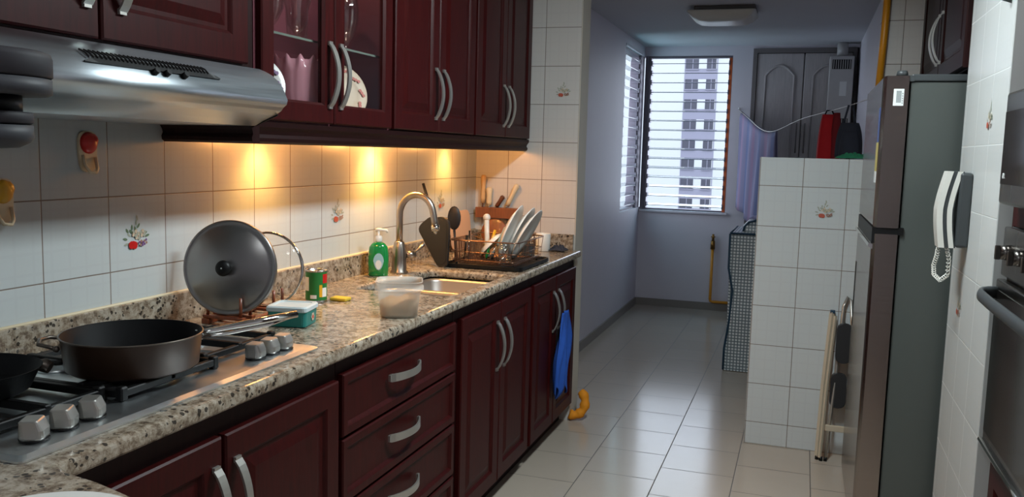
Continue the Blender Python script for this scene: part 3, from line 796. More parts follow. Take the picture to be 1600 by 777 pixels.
b.tube([st, st+(e-st)*.12, st+(e-st)*.5, e], [.006, .0085, .0115, .0115], 12, flat=(.75, 1.1))
b.tube([st+Vector((0, 0, -.01)), st+(e-st)*.3+Vector((0, 0, -.014)), st+(e-st)*.7+Vector((0, 0, -.013)), e+Vector((0, 0, -.004))-(e-st)*.06], .0045, 8)
build('handle', b, 'chrome', t)
b = B(); c0 = Vector((px, py, 1.016)); d0 = Vector((-.86, -.51, 0)).normalized(); s0 = Vector((-d0.y, d0.x, 0)); 
pts = [c0+d0*.137+s0*.045+Vector((0, 0, -.004)), c0+d0*.150+s0*.043, c0+d0*.172+s0*.036+Vector((0, 0, .004)), c0+d0*.180+s0*.0+Vector((0, 0, .006)), c0+d0*.172-s0*.036+Vector((0, 0, .004)), c0+d0*.150-s0*.043, c0+d0*.137-s0*.045+Vector((0, 0, -.004))]
b.tube(pts, .0042, 10)
for s_ in (1, -1): b.sphere(c0+d0*.136+s0*.046*s_+Vector((0, 0, -.004)), .007, 10)
build('loop_handle', b, 'pan_rim', t)
t = thing('frying_pan', 'small black frying pan on the left burner, partly out of frame', 'pan', (-1.45, 1.168, .9612))
b = B().lathe([(.002, 0), (.095, 0), (.105, .006), (.1235, .046), (.1255, .046), (.1235, .047), (.104, .010), (.09, .005), (.002, .005)], (-1.45, 1.168, .9612), 48); build('body', b, 'pan_in', t)
b = B().tube([(-1.50, 1.055, 1.0), (-1.53, .98, 1.012), (-1.57, .86, 1.03)], [.008, .010, .011], 10); build('handle', b, 'black', t)
b = B().tube([(-1.405, 1.278, .995), (-1.40, 1.296, .99), (-1.39, 1.30, .985)], [.010, .014, .012], 12); build('end_knob', b, 'pan_rim', t)

# ------------------------------------------------------------------ lids on a wooden rack
t = thing('lid_rack', 'low red-brown wooden rack with upright pegs holding two pan lids', 'rack', (-1.52, 2.13, .925))
b = B()
for x in (-1.585, -1.475): b.box((x-.012, 2.015, .9252), (x+.012, 2.25, .941), .003)
for y in (2.03, 2.075, 2.19, 2.235): b.box((-1.597, y-.009, .941), (-1.463, y+.009, .9505), .002)
build('base', b, 'copper_wood', t)
for y in (2.03, 2.075, 2.19, 2.235):
    for x in (-1.585, -1.475): build('peg', B().cyl((x, y, .9505), (x, y, 1.005), .0048, .0042, 10), 'copper_wood', t)
def lid(name, label, r, c, rz, tilt, glass):
    """lid axis +z out of the dome, then stood up"""
    t = thing(name, label, 'lid', (0, 0, 0))
    if not glass:
        b = B().lathe([(.002, .026), (r*.3, .025), (r*.6, .019), (r*.85, .009), (r*.93, .004), (r*.95, .006), (r*.985, .006), (r, .002), (r, -.006), (r*.965, -.006), (r*.93, .001), (r*.6, .016), (.002, .022)], (0, 0, 0), 64); build('dome', b, 'lid_steel', t)
    else:
        b = B().lathe([(.002, .026), (r*.4, .024), (r*.75, .014), (r*.96, .003), (r*.96, .0), (r*.75, .011), (r*.4, .021), (.002, .023)], (0, 0, 0), 56); build('glass_dome', b, 'glass', t)
        ls = [[((r+dr)*math.cos(2*PI*k/56), (r+dr)*math.sin(2*PI*k/56), z) for k in range(56)] for dr, z in ((-.006, .005), (0, .004), (.001, -.003), (-.006, -.004))]
        build('steel_rim', B().loops(ls, ring=True, smooth=True), 'chrome', t)
    b = B().lathe([(.011, .024), (.010, .034), (.020, .038), (.0225, .048), (.019, .056), (.012, .059), (.002, .0595)], (0, 0, 0), 24); b.lathe([(.003, .0596), (.002, .0606)], (0, 0, 0), 10, mi=1)
    build('lid_knob', b, ['black', 'chrome'], t)
    t.rotation_euler = (tilt, 0, rz); t.location = c; return t
lid('pan_lid', 'big stainless pan lid with a black knob standing in the wooden rack', .136, (-1.528, 2.055, .9525+.1325), math.radians(14), math.radians(84), False)
lid('pan_lid', 'clear glass lid with a steel rim standing behind the big steel lid', .113, (-1.512, 2.212, .9515+.1115), math.radians(12), math.radians(85), True)

# ------------------------------------------------------------------ counter objects
t = thing('food_tin', 'teal tin with a pale lid and small flower motif beside the pan handle', 'tin', (-1.36, 2.115, .925), 0)
xf = Matrix.Translation((-1.365, 2.12, .9252)) @ Matrix.Rotation(math.radians(12), 4, 'Z')
b = B(xf).loops([[(x, y, z) for x, y in rrect(-.055-s, -.05-s, .055+s, .05+s, .012, 3)] for s, z in ((-.004, 0), (0, .003), (.002, .046))]); build('body', b, 'teal', t)
b = B(xf).loops([[(x, y, z) for x, y in rrect(-.06+s, -.055+s, .06-s, .055-s, .012, 3)] for s, z in ((.003, .044), (0, .046), (0, .056), (.004, .060), (.012, .060), (.014, .057))]); build('lid', b, 'ice', t)
b = B(xf)
for k in range(6):
    a = k*PI/3; b.lathe([(.0045, 0), (.0045, .001)], (.0568, .008+.0075*math.cos(a), .024+.0075*math.sin(a)), 8, Matrix.Rotation(PI/2, 3, 'Y'), mi=1)
b.lathe([(.0055, 0), (.0055, .0014)], (.0568, .008, .024), 10, Matrix.Rotation(PI/2, 3, 'Y'), mi=0)
build('flower_motif', b, ['red', 'petal'], t)

t = thing('food_can', 'green-labelled opened tin can standing near the backsplash', 'can', (-1.50, 2.47, .925))
b = B().lathe([(.034, 0), (.036, .002), (.034, .005), (.0345, .102), (.036, .105), (.034, .108), (.032, .106), (.031, .08), (.002, .08)], (-1.50, 2.47, .9252), 32); build('body', b, 'steel', t)
b = B()
def wrap(b, c, r, a0, a1, z0, z1, mi, n=8):
    b.loops([[(c[0]+r*math.cos(a), c[1]+r*math.sin(a), z) for a in [a0+(a1-a0)*k/n for k in range(n+1)]] for z in (z0, z1)], closed=False, cap0=False, cap1=False, smooth=True, mi=mi)
c = (-1.50, 2.47)
wrap(b, c, .0352, 0, 2*PI, .934, 1.026, 0, 32); wrap(b, c, .0356, -2.5, -1.75, .965, 1.01, 1); wrap(b, c, .0356, -.75, -.45, .945, .985, 2); wrap(b, c, .0356, -.4, .3, .99, 1.02, 3); wrap(b, c, .0356, -1.6, -1.0, .94, .952, 1); wrap(b, c, .0356, -.45, .1, .945, .975, 1)
build('label', b, ['canlabel', 'porcelain', 'yellow', 'red'], t)
o = build('sponge_cloth', B().box((-1.47, 2.502, .9252), (-1.41, 2.545, .937), .004), 'sponge'); tag(o, 'small yellow cleaning cloth at the foot of the green can', 'cloth')

t = thing('food_container', 'open frosted plastic tub half full of food at the worktop front', 'container', (-1.152, 2.375, .925))
xf = Matrix.Translation((-1.152, 2.375, .9252)) @ Matrix.Rotation(math.radians(25), 4, 'Z')
def rr2(h, r): return rrect(-h, -h, h, h, r, 6)
b = B(xf); ls = []
for h, r, z in ((.03, .02, .002), (.050, .03, 0), (.056, .032, .004), (.064, .034, .075), (.065, .034, .083), (.073, .036, .084), (.074, .036, .088), (.068, .035, .09), (.069, .035, .108), (.0715, .035, .109), (.0715, .035, .111), (.067, .033, .111), (.066, .033, .09), (.0615, .032, .075), (.054, .03, .006), (.03, .02, .0045)):
    ls.append([(x, y, z) for x, y in rr2(h, r)])
b.loops(ls, smooth=True); build('tub', b, 'milk', t)
b = B(xf); ls = []
for h, z in ((.03, .0055), (.0525, .007), (.0575, .042)): ls.append([(x, y, z+(.008*math.sin(x*60)+.012*(x > 0)) * (z > .04)) for x, y in rr2(h, .03)])
ls.append([(x, y, .052+random.uniform(-.004, .006)) for x, y in rr2(.035, .03)]); ls.append([(x, y, .056+random.uniform(-.003, .003)) for x, y in rr2(.012, .01)])
b.loops(ls, smooth=True); build('cooked_rice', b, 'rice', t)

t = thing('soap_bottle', 'green dish-soap pump bottle beside the faucet', 'bottle', (-1.593, 3.09, .925))
b = B(); ls = []; cx, cy = -1.593, 3.09
def ell(w, d, z, n=32, p=2.6):
    o_ = []
    for k in range(n):
        a = 2*PI*k/n; ca, sa = math.cos(a), math.sin(a)
        X_, Y_ = w*abs(ca)**(2/p)*(1 if ca > 0 else -1), d*abs(sa)**(2/p)*(1 if sa > 0 else -1)
        an = math.radians(20); o_.append((cx+X_*math.cos(an)-Y_*math.sin(an), cy+X_*math.sin(an)+Y_*math.cos(an), z))
    return o_
for w_, d_, z in ((.036, .022, .9252), (.040, .025, .930), (.041, .026, .98), (.040, .026, 1.02), (.036, .024, 1.042), (.026, .02, 1.055), (.015, .014, 1.062)): ls.append(ell(w_, d_, z))
b.loops(ls, smooth=True); build('body', b, 'soap', t)
b = B().lathe([(.014, 0), (.015, .004), (.015, .02), (.010, .024), (.005, .026), (.005, .045)], (cx, cy, 1.062), 20); b.tube([(cx-.012, cy-.004, 1.108), (cx, cy, 1.111), (cx+.03, cy+.012, 1.108), (cx+.034, cy+.013, 1.1)], [.007, .0075, .0055, .005], 10); build('pump', b, 'white_plastic', t)
b = B(); an = math.radians(20); R2 = Matrix.Rotation(an, 4, 'Z'); pts = []
for k in range(20):
    a = 2*PI*k/20; pts.append((.021*math.cos(a), .034*math.sin(a)-(.012*(math.cos(a)**2) if math.sin(a) < 0 else 0)*-1))
b = B(Matrix.Translation((cx, cy, .985)) @ R2)
b.loops([[(x+.004, -.0262, z) for x, z in pts], [(x+.004, -.0272, z) for x, z in pts]], mi=0)
b.loops([[(x*.6+.004, -.0272, z*.55-.012) for x, z in pts], [(x*.6+.004, -.0278, z*.55-.012) for x, z in pts]], mi=1)
build('label', b, ['label_blue', 'porcelain'], t)

# dish tray + rack
tx0, tx1, ty0, ty1 = -1.475, -1.112, 3.455, 3.905
b = B().loops([[(x, y, z) for x, y in rrect(tx0+s, ty0+s, tx1-s, ty1-s, .03, 4)] for s, z in ((.008, .9252), (0, .929), (0, .944), (.006, .944), (.01, .933), (.03, .932))]); o = build('drip_tray', b, 'black'); tag(o, 'flat black drip tray beneath the wire dish rack', 'tray')
t = thing('dish_rack', 'wire dish rack full of washed dishes on its black tray', 'rack', (-1.29, 3.68, .933))
rx0, rx1, ry0, ry1 = -1.455, -1.135, 3.475, 3.885; zt = 1.045; zlo = .945
b = B()
for z, ins in ((zt, 0), (.995, .006), (.96, .01)):
    b.tube([(x, y, z) for x, y in rrect(rx0+ins, ry0+ins, rx1-ins, ry1-ins, .03, 4)], .0028 if z == zt else .0017, 6, closed=True)
build('rim', b, 'wire', t)
b = B()
for k in range(13):
    y = ry0+.03+(ry1-ry0-.06)*k/12
    b.tube([(rx0, y, zt), (rx0+.012, y, zlo), (rx1-.012, y, zlo), (rx1, y, zt)] if k % 4 == 0 else [(rx0+.004, y, zt-.004), (rx0+.012, y, zlo), (rx1-.012, y, zlo), (rx1-.011, y, .96)], .0015, 5)
for k in range(12):
    x = rx0+.03+(rx1-rx0-.06)*k/11
    b.tube([(x, ry0+.003, 1.0), (x, ry0+.012, zlo+.002), (x, ry1-.012, zlo+.002), (x, ry1, zt)], .0015, 5)
build('wire_basket', b, 'wire', t)
b = B()
for k in range(16):
    y = 3.50+.012*k
    b.tube([(-1.43, y, 1.05), (-1.425, y, .95)], .0015, 5)
    b.tube([(-1.37, y, 1.035), (-1.365, y, .95)], .0015, 5)
b.tube([(-1.43, 3.50, 1.05), (-1.43, 3.68, 1.05), (-1.37, 3.68, 1.035), (-1.37, 3.50, 1.035)], .0022, 6, closed=True)
build('cutlery_basket', b, 'wire', t)
for x in (rx0+.03, rx1-.03):
    for y in (ry0+.03, ry1-.03): build('rubber_foot', B().cyl((x, y, .9332), (x, y, zlo+.002), .005, .005, 10), 'black', t)
def rplate(label, r, c, nrm):
    b = B().lathe([(.002, .004), (r*.6, .004), (r*.7, .008), (r*.98, .02), (r, .018), (r*.72, .003), (r*.62, -.002), (.002, -.001)], (0, 0, 0), 48)
    o = build('white_plate', b, 'porcelain'); q = Vector(nrm).to_track_quat('Z', 'Y'); o.rotation_euler = q.to_euler(); o.location = c
    return tag(o, label, 'plate', 'white plates in the dish rack')
rplate('white dinner plate in the rack, first from the faucet', .132, (-1.262, 3.71, 1.078), (.92, .10, -.36))
rplate('white dinner plate in the rack, between two others', .130, (-1.222, 3.74, 1.074), (.90, .08, -.42))
rplate('white dinner plate in the rack, nearest the white mug', .130, (-1.188, 3.72, 1.07), (.88, .06, -.48))
rplate('smaller white plate leaning low beside the upturned glass', .082, (-1.345, 3.70, 1.018), (.72, .1, -.68))
o = build('drinking_glass', B().lathe([(.034, 0), (.0355, .003), (.028, .085), (.024, .092), (.002, .093), (.002, .088), (.024, .086), (.0325, .003)], (0, 0, 0), 28, cap0=False), 'ware'); tag(o, 'clear drinking glass upturned at the front of the dish rack', 'glass'); o.location = (-1.215, 3.535, .9475)
t = thing('serving_spoon', 'black serving spoon standing upright in the dish rack', 'spoon', (-1.44, 3.62, .96))
b = B().tube([(-1.462, 3.59, .9335), (-1.474, 3.605, 1.02), (-1.484, 3.615, 1.075)], [.005, .0052, .006], 10); build('handle', b, 'silicone', t)
b = B().sphere((-1.488, 3.622, 1.128), .034, 18, sc=(.95, .35, 1.6)); build('spoon_head', b, 'silicone', t)
t = thing('griddle_pan', 'black square griddle pan propped up between faucet and dish rack', 'pan', (-1.43, 3.43, .925))
# outline drawn in the pan's own plane, then leaned against the rack
gx = Matrix.Translation((-1.452, 3.425, .9305)) @ Matrix.Rotation(math.radians(-8), 4, 'Z') @ Matrix.Rotation(math.radians(-15), 4, 'Y') @ Matrix.Rotation(math.radians(90), 4, 'X')
outl = roundpoly([(-.024, 0), (.022, 0), (.078, .185), (.052, .212), (.018, .216), (-.012, .225), (-.062, .205), (-.085, .185)], .018, 4)
b = B(gx).prism(outl, -.006, .008, .003); b.prism([(x*.86, .014+y*.9) for x, y in outl], .008, .0095, .001, mi=0); build('body', b, 'silicone', t)
b = B(gx).tube([(.002, .215, .002), (.002, .245, .004), (-.004, .30, .006), (-.012, .372, .004)], [.010, .009, .0085, .008], 10, flat=(1, .7)); b.cyl((.002, .214, .002), (.002, .226, .003), .0115, .0105, 12, mi=1); build('handle', b, ['black', 'nickel'], t)
t = thing('dish_brush', 'white dish brush with round-ended handle standing in the rack', 'brush', (-1.38, 3.74, .96))
b = B().tube([(-1.36, 3.72, .9485), (-1.372, 3.74, 1.05), (-1.378, 3.75, 1.115)], [.013, .0115, .0115], 12); b.sphere((-1.379, 3.752, 1.128), .0175, 14); build('handle', b, 'white_plastic', t)
for i, (lab, p0, p1, r, m_) in enumerate((('steel table fork with its tip up in the cutlery basket', (-1.40, 3.58, .952), (-1.412, 3.62, 1.075), .0035, 'chrome'), ('dark handled table knife standing in the cutlery basket', (-1.405, 3.545, .952), (-1.40, 3.56, 1.06), .0045, 'black'))):
    o = build(('table_fork', 'table_knife')[i], B().tube([p0, tuple((Vector(p0)+Vector(p1))/2), p1], [r*.8, r, r*1.6], 8, flat=(1, .5)), m_); tag(o, lab, ('fork', 'knife')[i])
for nm, lab, cat, p0, p1, r, m_ in (('peeler', 'green and yellow handled peeler slanting out of the rack', 'peeler', (-1.33, 3.62, .955), (-1.318, 3.70, 1.075), .007, 'canlabel'), ('steel_spatula', 'shiny steel spatula slanting across the rack front', 'spatula', (-1.30, 3.60, .955), (-1.255, 3.66, 1.095), .006, 'chrome')):
    P0, P1 = Vector(p0), Vector(p1); t = thing(nm, lab, cat, p0)
    build('handle', B().tube([P0+(P1-P0)*.45, P0+(P1-P0)*.8, P1], [r*.8, r, r*.9], 10), 'yellow' if nm == 'peeler' else 'label_blue', t)
    build('blade', B().tube([P0, P0+(P1-P0)*.25, P0+(P1-P0)*.47], [r*1.4, r*1.6, r*.6], 10, flat=(1, .3)), m_, t)
# boards leaning
ang = math.radians(14)
b = B(Matrix.Translation((-1.640, 4.11, .9268)) @ Matrix.Rotation(math.radians(-6), 4, 'Y') @ Matrix.Rotation(PI/2, 4, 'Z') @ Matrix.Rotation(PI/2, 4, 'X')).prism(rrect(-.13, 0, .13, .20, .04, 5), -.004, .004, .002)
o = build('cutting_board', b, 'tan'); tag(o, 'tan cutting board leaning on the tiles behind the dish rack', 'cutting board')
o = build('round_board', B(Matrix.Translation((-1.545, 4.335, 1.0)) @ Matrix.Rotation(math.radians(82), 4, 'X')).lathe([(.002, 0), (.07, 0), (.0745, .004), (.0745, .012), (.07, .016), (.002, .016)], (0, 0, 0), 40), 'mid_wood'); tag(o, 'round wooden board leaning on the end wall beneath the knife strip', 'board')
# knife holder on the end wall
t = thing('knife_holder', 'narrow wooden knife holder on the tiled end wall corner', 'knife holder', (-1.55, YE-.03, 1.078))
kx0, kx1 = -1.672, -1.435
b = B().box((kx0, YE-.008, 1.076), (kx1, YE-.0005, 1.132), .002); b.box((kx0, YE-.05, 1.076), (kx1, YE-.034, 1.132), .002)
for x in (kx0, -1.625, -1.582, -1.535, -1.49, kx1-.012): b.box((x, YE-.035, 1.078), (x+.012, YE-.007, 1.130))
build('body', b, 'mid_wood', t)
for lab, x0, x1, zt_, hm, r, dk in (('kitchen knife in the holder, tallest, with light wooden handle upright in the corner', -1.640, -1.634, 1.305, 'light_wood', .0115, True), ('kitchen knife with a round-ended pale handle second from the corner', -1.602, -1.600, 1.24, 'cream_plastic', .013, False), ('kitchen knife with a brown wooden handle slanting in the holder', -1.566, -1.520, 1.195, 'dark_wood', .0095, False), ('kitchen knife with a long pale handle slanting furthest from the corner', -1.508, -1.442, 1.26, 'cream_plastic', .011, False)):
    P0 = Vector((x0, YE-.022, 1.128)); P1 = Vector((x1, YE-.03, zt_)); d = (P1-P0)
    t = thing('kitchen_knife', lab, 'knife', tuple(P0))
    build('blade', B().tube([P0-d.normalized()*.11, P0-d.normalized()*.02, P0+d*.30], [.002, .010, .011], 8, flat=(.16, 1)), 'chrome' if not dk else 'dark_wood', t)
    build('handle', B().tube([P0+d*.15, P0+d*.3, P0+d*.6, P0+d*.92, P1], [r*1.1, r*1.25, r*1.1, r*1.4, r*.9], 12), hm, t)
# mug, grey pot, black cloth at the end
t = thing('mug', 'plain white mug at the far end of the worktop', 'mug', (-1.262, 4.29, .925))
b = B().lathe([(.034, 0), (.037, .003), (.039, .09), (.0375, .092), (.036, .09), (.034, .006), (.002, .005)], (-1.262, 4.29, .9252), 32); build('body', b, 'porcelain', t)
b = B().tube([(-1.262-.037, 4.28, 1.0), (-1.262-.06, 4.275, .99), (-1.262-.062, 4.275, .96), (-1.262-.036, 4.28, .945)], .005, 8); build('handle', b, 'porcelain', t)
t = thing('utensil_cup', 'grey metal cup with a wire holder beside the white mug', 'cup', (-1.262, 4.02, .925))
b = B().loops([[(x, y, z) for x, y in rrect(-1.262-.028-s, 4.03-.028-s, -1.262+.028+s, 4.03+.028+s, .008, 3)] for s, z in ((-.003, .9252), (0, .928), (.002, .985), (-.001, .985), (-.004, .932))]); build('body', b, 'dkgrey', t)
b = B()
for z in (1.0, 1.035): b.tube([(-1.262+.03*math.cos(a), 4.035+.03*math.sin(a), z) for a in [2*PI*k/20 for k in range(20)]], .0018, 6, closed=True)
for k in range(8):
    a = 2*PI*k/8; b.tube([(-1.262+.03*math.cos(a), 4.035+.03*math.sin(a), z) for z in (.975, 1.035)], .0014, 5)
build('wire_holder', b, 'wire', t)
def crumple(name, label, cat, c, sx, sy, h, mat, seed, n=22):
    rnd = random.Random(seed); ph = [rnd.uniform(0, 6.28) for _ in range(6)]
    def f(u, v):
        x, y = (u-.5)*2, (v-.5)*2; r = min(1, math.hypot(x, y)); e = (1-r**2)
        z = h*(.18+e*(.55+.25*math.sin(7*x+ph[0])*math.cos(6*y+ph[1])+.2*math.sin(11*x+9*y+ph[2])))
        k = 1-.12*math.sin(5*math.atan2(y, x)+ph[3])
        return (c[0]+sx*x*k, c[1]+sy*y*k, c[2]+max(.004, z)+.001)
    o = build(name, B().sheet(f, n, n, .003), mat); return tag(o, label, cat)
crumple('dishcloth', 'crumpled black cloth on the worktop end next to the mug', 'cloth', (-1.19, 4.33, .9255), .045, .05, .034, 'grey_cloth', 3)

# wall hooks with fruit caps
def hook(label, y, z, mat):
    t = thing('wall_hook', label, 'hook', (XW, y, z), group='fruit-topped plastic hooks on the left wall')
    xf = RIGHT(XW, y, z)
    pl = roundpoly([(-.024, -.056), (.024, -.056), (.03, .0), (.028, .045), (-.028, .045), (-.03, 0)], .02, 4)
    b = B(xf @ Matrix.Rotation(PI/2, 4, 'X')).prism([(x, y_) for x, y_ in pl], .0005, .006, .002); build('back_plate', b, 'cream_plastic', t)
    b = B(xf).sphere((0, -.008, .016), .027, 18, sc=(.95, .5, 1.0)); b.sphere((.008, -.010, .022), .02, 12, sc=(1, .5, .9)); build('fruit_cap', b, mat, t)
    b = B(xf).tube([(-.018, -.006, -.014), (-.018, -.014, -.04), (-.012, -.022, -.055), (.006, -.024, -.057), (.016, -.018, -.048), (.018, -.010, -.02)], .0042, 8); build('hook_bar', b, 'cream_plastic', t)
hook('cream plastic wall hook capped with a red fruit below the hood', 1.710, 1.412, 'red')
hook('cream plastic wall hook capped with a yellow fruit at the left edge', 1.462, 1.30, 'yellow')

# pendant at the upper left, close to the camera
t = thing('pendant_lamp', 'dark grey tiered hanging shade cut off by the left edge', 'lamp', (-.905, .745, 1.42))
pc = (-.905, .745)
b = B().lathe([(.02, 1.534), (.080, 1.534), (.0855, 1.532), (.0875, 1.526), (.0875, 1.506), (.0855, 1.504)], (*pc, 0), 40); b.lathe([(.0865, 1.503), (.0865, 1.486), (.082, 1.484), (.06, 1.484)], (*pc, 0), 40, mi=1); build('upper_tier', b, ['lampshade', 'lampshade_lip'], t)
b = B().lathe([(.055, 1.484), (.055, 1.465)], (*pc, 0), 30); build('neck', b, 'black', t)
b = B().lathe([(.045, 1.4655), (.064, 1.465), (.066, 1.462), (.066, 1.453), (.063, 1.451)], (*pc, 0), 40); b.lathe([(.0655, 1.450), (.066, 1.436), (.062, 1.430), (.050, 1.424), (.02, 1.422)], (*pc, 0), 40, mi=1); build('lower_tier', b, ['lampshade', 'lampshade_lip'], t)
b = B().cyl((*pc, 1.533), (*pc, CZ-.02), .006, .006, 10); b.lathe([(.05, 0), (.05, .018)], (*pc, CZ-.019), 24); build('rod', b, 'black', t)
# plate on the peninsula
o = build('serving_plate', B().lathe([(.002, .004), (.07, .004), (.085, .006), (.125, .014), (.127, .016), (.123, .017), (.084, .009), (.002, .008)], (0, 0, 0), 56), 'porcelain'); tag(o, 'pale plate on the granite at the bottom left corner', 'plate'); o.location = (-.905, .815, .9252-.004)

# ------------------------------------------------------------------ blue cloth, orange hose end
def cloth(u, v):
    w = .05+.085*min(1, v*1.8)*(1-.25*v); y = 4.04+(u-.5)*2*w+.012*math.sin(v*6)
    fold = .012*math.sin(u*19+v*3)*min(1, v*3)+.006*math.sin(u*9-v*5)
    ragged = .04*math.sin(u*11)*(v > .8)*(v-.8)*5
    return (-1.078+fold+.012*(1-v), y, .665-.40*v+ragged)
o = build('blue_cloth', B().sheet(cloth, 26, 30, .004), 'blue_cloth'); tag(o, 'bright blue cloth hanging from the end cabinet handles', 'cloth')
b = B(); pts = []
for k in range(15):
    a = -2.0+3.1*k/14; pts.append((-1.10+.055*math.cos(a), 4.465-.05*(1-k/14), .094+.064*math.sin(a)))
b.tube(pts, [.025+.004*math.sin(k*1.7) for k in range(15)], 14); o = build('padded_ring', b, 'orange'); tag(o, 'orange padded curl on the floor at the cabinet end', 'padding')

# ------------------------------------------------------------------ fridge
t = thing('refrigerator', 'grey two-door refrigerator standing past the tiled pillar', 'refrigerator', (.6, 3.66, 0))
fx0, fy0, fy1, fz = .238, 3.258, 4.075, 1.728
b = B().box((fx0+.088, fy0+.012, .03), (.96, fy1-.01, fz-.02), .006); build('body', b, 'fridge_side', t)
b = B().box((fx0+.09, fy0+.006, fz-.0195), (.965, fy1-.006, fz+.004), .004); build('top_cover', b, 'dkgrey', t)
def fdoor(z0, z1):
    b = B(); ls = []
    for x, i in ((fx0+.082, .0), (fx0+.012, 0), (fx0+.004, .004), (fx0, .014)):
        ls.append([(x, fy0+i, z0+i*.5), (x, fy1-i, z0+i*.5), (x, fy1-i, z1-i*.5), (x, fy0+i, z1-i*.5)])
    b.loops(ls); return build('door', b, 'fridge_steel', t)
d1 = fdoor(1.205, fz-.002); d2 = fdoor(.07, 1.183)
b = B().box((fx0+.03, fy0+.004, 1.181), (fx0+.10, fy1-.004, 1.207)); build('seam', b, 'black', t)
b = B().loops([[(fx0+.004, y, 1.146), (fx0-.010, y, 1.150), (fx0-.012, y, 1.138), (fx0+.004, y, 1.128)] for y in (fy0+.004, fy1-.02)]); build('pocket_handle', b, 'chrome', d2)
b = B().box((fx0-.0015, fy0+.002, 1.150), (fx0+.03, fy1-.02, 1.2045)); build('pocket_recess', b, 'black', d2)
b = B().box((fx0-.002, fy1-.07, .72), (fx0+.002, fy1-.035, 1.0), .001, 1); build('side_recess', b, 'black', d2)
b = B().box((fx0+.035, fy0-.0012, 1.625), (fx0+.068, fy0-.0002, 1.682), mi=0)
for k in range(9): b.box((fx0+.044, fy0-.0016, 1.636+k*.0045), (fx0+.060, fy0-.0011, 1.639+k*.0045), mi=1)
for k in range(5): b.box((fx0+.0625, fy0-.0016, 1.632+k*.008), (fx0+.0655, fy0-.0011, 1.636+k*.008), mi=1)
build('barcode_sticker', b, ['sticker', 'ink'], d1)
b = B().box((fx0-.0012, fy0+.02, 1.50), (fx0-.0002, fy0+.075, 1.62), mi=0); b.box((fx0-.0012, fy0+.02, 1.40), (fx0-.0002, fy0+.10, 1.50), mi=1); b.box((fx0-.0012, fy0+.02, 1.36), (fx0-.0002, fy0+.10, 1.40), mi=2); build('energy_label', b, ['energy_blue', 'energy_yellow', 'sticker'], d1)
b = B().cyl((fx0+.06, fy0+.02, fz-.001), (fx0+.06, fy0+.02, fz+.016), .02, .016, 16); b.box((fx0+.075, fy0+.004, fz-.02), (fx0+.098, fy0+.03, fz+.0)); build('hinge_cover', b, 'dkgrey', t)
b = B().box((fx0+.09, fy0+.02, .0), (.95, fy1-.02, .03)); build('plinth', b, 'black', t)
# cabinet over the fridge
t = thing('wall_cabinet', 'dark two-door cabinet mounted above the refrigerator', 'cabinet', (.75, 3.8, 1.745))
b = B().box((.492, 3.205, 1.745), (1.045, 4.41, CZ-.003), .002, 1); build('carcass', b, 'mahogany_dark', t)
X = LEFT(.492, 4.41, 0)
door(t, X, .012, .605, 1.75, CZ-.01, .565, 1.915, fr=.065, mat='mahogany_dark'); door(t, X, .613, 1.19, 1.75, CZ-.01, .652, 1.915, fr=.065, mat='mahogany_dark')

# ------------------------------------------------------------------ wall phone
t = thing('intercom_phone', 'grey and white wall telephone on the right tiled wall', 'phone', (.487, 2.95, 1.17))
pb = LEFT(.4868, 3.02, 1.175)
b = B(pb).box((0, -.036, .002), (.085, 0, .232), .008); build('base', b, 'dkgrey', t)
def hs(u0, u1, d0, d1, nm, mat, zz=(0, .235)):
    b = B(pb); ls = []
    for k in range(13):
        s = k/12; z = zz[0]+(zz[1]-zz[0])*s; bo = .012*math.sin(PI*s)-.010*(s-.5)*2*(1 if s > .5 else 0)
        ls.append([(u0, -d0-bo, z), (u1, -d0-bo, z), (u1, -d1-bo, z), (u0, -d1-bo, z)])
    b.loops(ls); return build(nm, b, mat, t)
h = hs(.010, .077, .034, .068, 'handset', 'dkgrey')
hs(.006, .08, .038, .052, 'handset_stripe', 'white_plastic'); hs(.006, .08, .064, .081, 'handset_shell', 'white_plastic')
b = B(); pts = []
path = [Vector((.412, 2.985, 1.18)), Vector((.410, 2.985, 1.145)), Vector((.404, 2.99, 1.115)), Vector((.406, 2.985, 1.085)), Vector((.422, 2.965, 1.070)), Vector((.440, 2.955, 1.09)), Vector((.440, 2.952, 1.14)), Vector((.428, 2.952, 1.185))]
n = 150
for k in range(n+1):
    s = k/n*(len(path)-1); i = min(int(s), len(path)-2); q = s-i
    c = path[i].lerp(path[i+1], q); a = k*1.25; pts.append(c+Vector((.006*math.cos(a), .002*math.sin(a), .006*math.sin(a)))*(1 if k > 10 else k/10))
b.tube(pts, .0018, 5); build('coil_cord', b, 'white_plastic', t)

b = B()  # dark tapered piece on the right wall, standing for an unidentified dark shape
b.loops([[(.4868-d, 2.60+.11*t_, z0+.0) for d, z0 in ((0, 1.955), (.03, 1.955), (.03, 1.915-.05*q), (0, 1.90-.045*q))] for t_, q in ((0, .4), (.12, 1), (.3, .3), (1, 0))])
o = build('dark_wall_piece', b, 'dkgrey'); tag(o, 'small dark piece high on the right tiled wall at the top edge', 'bracket')

